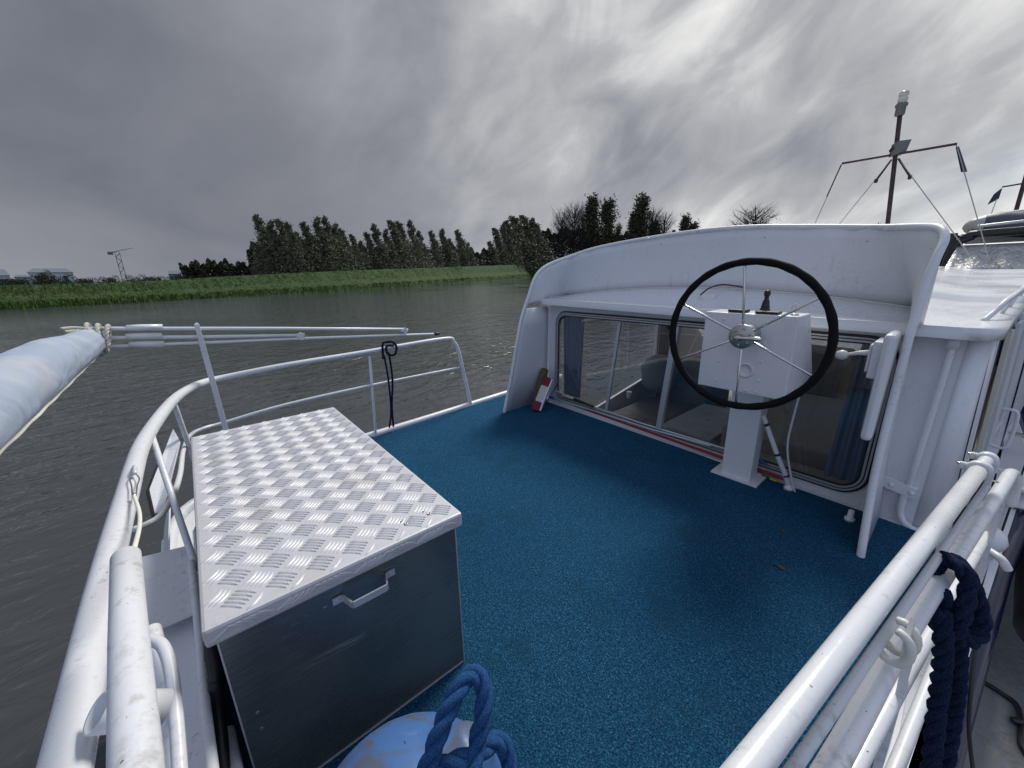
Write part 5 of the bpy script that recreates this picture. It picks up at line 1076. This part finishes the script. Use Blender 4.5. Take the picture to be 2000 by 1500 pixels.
# ------------------------------------------------------------------ signal mast and rigging
DM = 5.4
def pm(x, y, D=DM): return pd(x, y, D)
ms = thing('signal_mast', 'dark folding mast with crossbar, lamps and wire stays above the roof', 'mast', pm(1733, 445))
b0 = pm(1730, 470); b1 = pm(1758, 222)
m = MB(); m.tube([b0-(b1-b0).normalized()*.35, b0, b1], .0175, 12); m.build('pole', M['rust'], ms)
m = MB(); m.tube([pm(1645, 319), pm(1868, 281)], .0105, 10); m.build('crossbar', M['rust'], ms)
m = MB(); q = pm(1759, 214); m.lathe([(.030, -.05), (.036, -.04), (.036, .02), (.044, .024), (.044, .045), (.03, .05)], q, (0, 0, 1), 16); m.build('lamp_base', M['greyp'], ms)
m = MB(); m.lathe([(.028, .05), (.034, .06), (.036, .085), (.028, .10), (.036, .112), (.034, .135), (.015, .148)], q, (0, 0, 1), 16); m.build('lamp_lens', mat('clear_lamp_lens', (.75, .73, .66), .15, Transmission_Weight=.4), ms)
m = MB(); q = pm(1754, 290); lv = R_; m.hexa([q-lv*.045-V((0, 0, .06))-F_*.03, q+lv*.055-V((0, 0, .045))-F_*.03, q+lv*.055-V((0, 0, .045))+F_*.03, q-lv*.045-V((0, 0, .06))+F_*.03, q-lv*.04+V((0, 0, .045))-F_*.03, q+lv*.08+V((0, 0, .06))-F_*.03, q+lv*.08+V((0, 0, .06))+F_*.03, q-lv*.04+V((0, 0, .045))+F_*.03]); m.build('horn', M['greyp'], ms)
m = MB(); m.tube([pm(1744, 290), pm(1752, 296)], .034, 10); m.build('joint', M['rust'], ms)
for a, c, e in (((1645, 319), (1592, 436), 0), ((1741, 312), (1640, 437), 0), ((1755, 310), (1903, 510), 1.0), ((1868, 283), (1930, 500), 1.0)):
    m = MB(); m.tube([pm(*a), pd(*c, DM-.4*e)], .0035, 6); m.build('stay', M['brushed'], ms)
for p_, q_2, k_ in (((1755, 310), (1775, 341), (1777, 346)), ((1741, 312), (1716, 346), (1711, 353))):
    m = MB(); m.tube([pm(*p_), pm(*q_2), pm(*k_)], [.008, .009, .006], 8); m.lathe([(.008, -.02), (.015, -.012), (.015, .012), (.008, .02)], pm(*k_), (0, 0, 1), 10); m.build('turnbuckle', M['rust'], ms)
m = MB(); m.tube([pm(1643, 322), pm(1615, 384)], .006, 8); m.build('strap', M['rust'], ms)
m = MB(); a, c = pm(1871, 286), pm(1884, 335); lv = (R_*.035); m.prism([a-lv*.2, a+lv*.3, c+lv*.7, c-lv*.5], F_*.012); m.build('rolled_flag', M['navy'], ms)

# ------------------------------------------------------------------ boat moored ahead: covered wheelhouse, dinghy, mast
nb = thing('covered_boat', 'boat ahead with silver wrinkled cover and dark roof edge', 'boat', pd(1950, 520, 9.5))
ND = 9.0
def nq(x, y, D=ND): return pd(x, y, D)
lat = (nq(2000, 500)-nq(1850, 500)); lat.z = 0; lat.normalize(); fwd = V((-lat.y, lat.x, 0))
if fwd.dot(F_) < 0: fwd = -fwd
m = MB(); top0, top1 = nq(1868, 478), nq(1868, 478)+lat*4; bot0 = nq(1842, 528); bot1 = bot0+lat*4.4; nx_, nz_ = 70, 8; G = []
for i in range(nx_+1):
    f = i/nx_; r_ = []
    for j in range(nz_+1):
        g = j/nz_; p_ = bot0.lerp(bot1, f).lerp(top0.lerp(top1, f), g)-fwd*(.25*math.sin(g*math.pi*.5)*0)+fwd*(g*.5); w_ = .035*math.sin(f*95+g*2.4+1.5*math.sin(f*17))*(.4+math.sin(g*math.pi)); r_.append(m.b.verts.new(p_-fwd*w_))
    G.append(r_)
for A, B in zip(G, G[1:]):
    for j in range(nz_): f = m.b.faces.new((A[j], B[j], B[j+1], A[j+1])); f.smooth = True
m.build('cover', M['silver'], nb, solid=.01)
m = MB(); t_ = top0+fwd*.5; m.tube([bot0+fwd*.3-V((0, 0, .2)), bot0+fwd*.4+V((0, 0, .05)), t_-lat*.03, t_+lat*.12+V((0, 0, .12)), t_+lat*.4+V((0, 0, .17)), t_+lat*4+V((0, 0, .24))], .055, 12, sub=4); m.build('roof_edge', M['black'], nb)
m = MB(); m.prism([t_+V((0, 0, .12)), t_+lat*4+V((0, 0, .15)), t_+lat*4+fwd*3+V((0, 0, .15)), t_+fwd*3+V((0, 0, .12))], (0, 0, .05)); m.build('roof', M['deckgrey'], nb)
m = MB(); m.tube([t_+lat*.15+V((0, 0, .27)), t_+lat*.6+V((0, 0, .30)), t_+lat*4+V((0, 0, .36))], .022, 10); m.build('roof_rail', M['trim'], nb)
hb = bot0-V((0, 0, 2.6))+fwd*.35; m = MB(); m.prism([hb, hb+lat*4.4, hb+lat*4.4+fwd*5, hb+fwd*5], (0, 0, 2.55)); m.build('hull', M['navy'], nb)
m = MB(); q = nq(1866, 462, ND+.6); m.box((-.08, -.06, -.18), (.02, .06, .05), Matrix.Translation(q)); m.tube([q, q+lat*.12-V((0, 0, .05)), q+lat*.2-V((0, 0, .02))], .03, 8); m.build('roof_fitting', M['black'], nb)
dg = thing('inflatable_dinghy', 'grey inflatable dinghy with pale bow lying upside down on the roof', 'dinghy', nq(1960, 440, ND+1))
DD = ND+1.0
m = MB(); c0 = nq(1890, 446, DD)
m.tube([nq(1893, 452, DD), nq(1900, 444, DD), nq(1925, 440, DD)], [.07, .125, .16], 20, sub=5); m.build('bow', M['dinghyp'], dg)
m = MB(); m.tube([nq(1924, 440, DD), nq(1950, 438, DD), nq(2000, 438, DD), nq(2080, 438, DD)], [.163, .18, .185, .185], 20, sub=5); m.build('tube', M['dinghyg'], dg)
m = MB(); m.tube([nq(1898, 454, DD-.16), nq(1930, 455, DD-.2), nq(2000, 453, DD-.2), nq(2080, 452, DD-.2)], .016, 10); m.build('rubbing_strip', M['greyp'], dg)
m = MB(); q = nq(1978, 424, DD+.1); m.tube([q-lat*.25, q-lat*.1+V((0, 0, .05)), q+lat*.5+V((0, 0, .05))], [.02, .045, .055], 12, sub=3); m.build('floor', M['dinghyp'], dg)
m = MB()
for x in (1912, 1919, 1926): m.tube([nq(x, 449, DD-.19), nq(x+3, 459, DD-.19)], .012, 6)
m.build('stripe', M['navy'], dg)
m2 = thing('signal_mast', 'slim dark mast with pennant above the inflatable dinghy', 'mast', nq(1985, 416, DD+.8))
D2 = DD+.8
m = MB(); m.tube([nq(1982, 420, D2), nq(2008, 330, D2)], .028, 10); m.build('pole', M['rust'], m2)
m = MB(); m.tube([nq(1958, 365, D2), nq(2000, 358, D2)], .013, 8); m.build('crossbar', M['rust'], m2)
m = MB(); a = nq(1958, 367, D2); m.prism([a, nq(1951, 388, D2), nq(1931, 399, D2), nq(1944, 378, D2)], F_*.02); m.build('pennant', M['navy'], m2)
m = MB(); m.tube([nq(1947, 388, D2), nq(1936, 418, D2)], .006, 6); m.build('halyard', M['brushed'], m2)
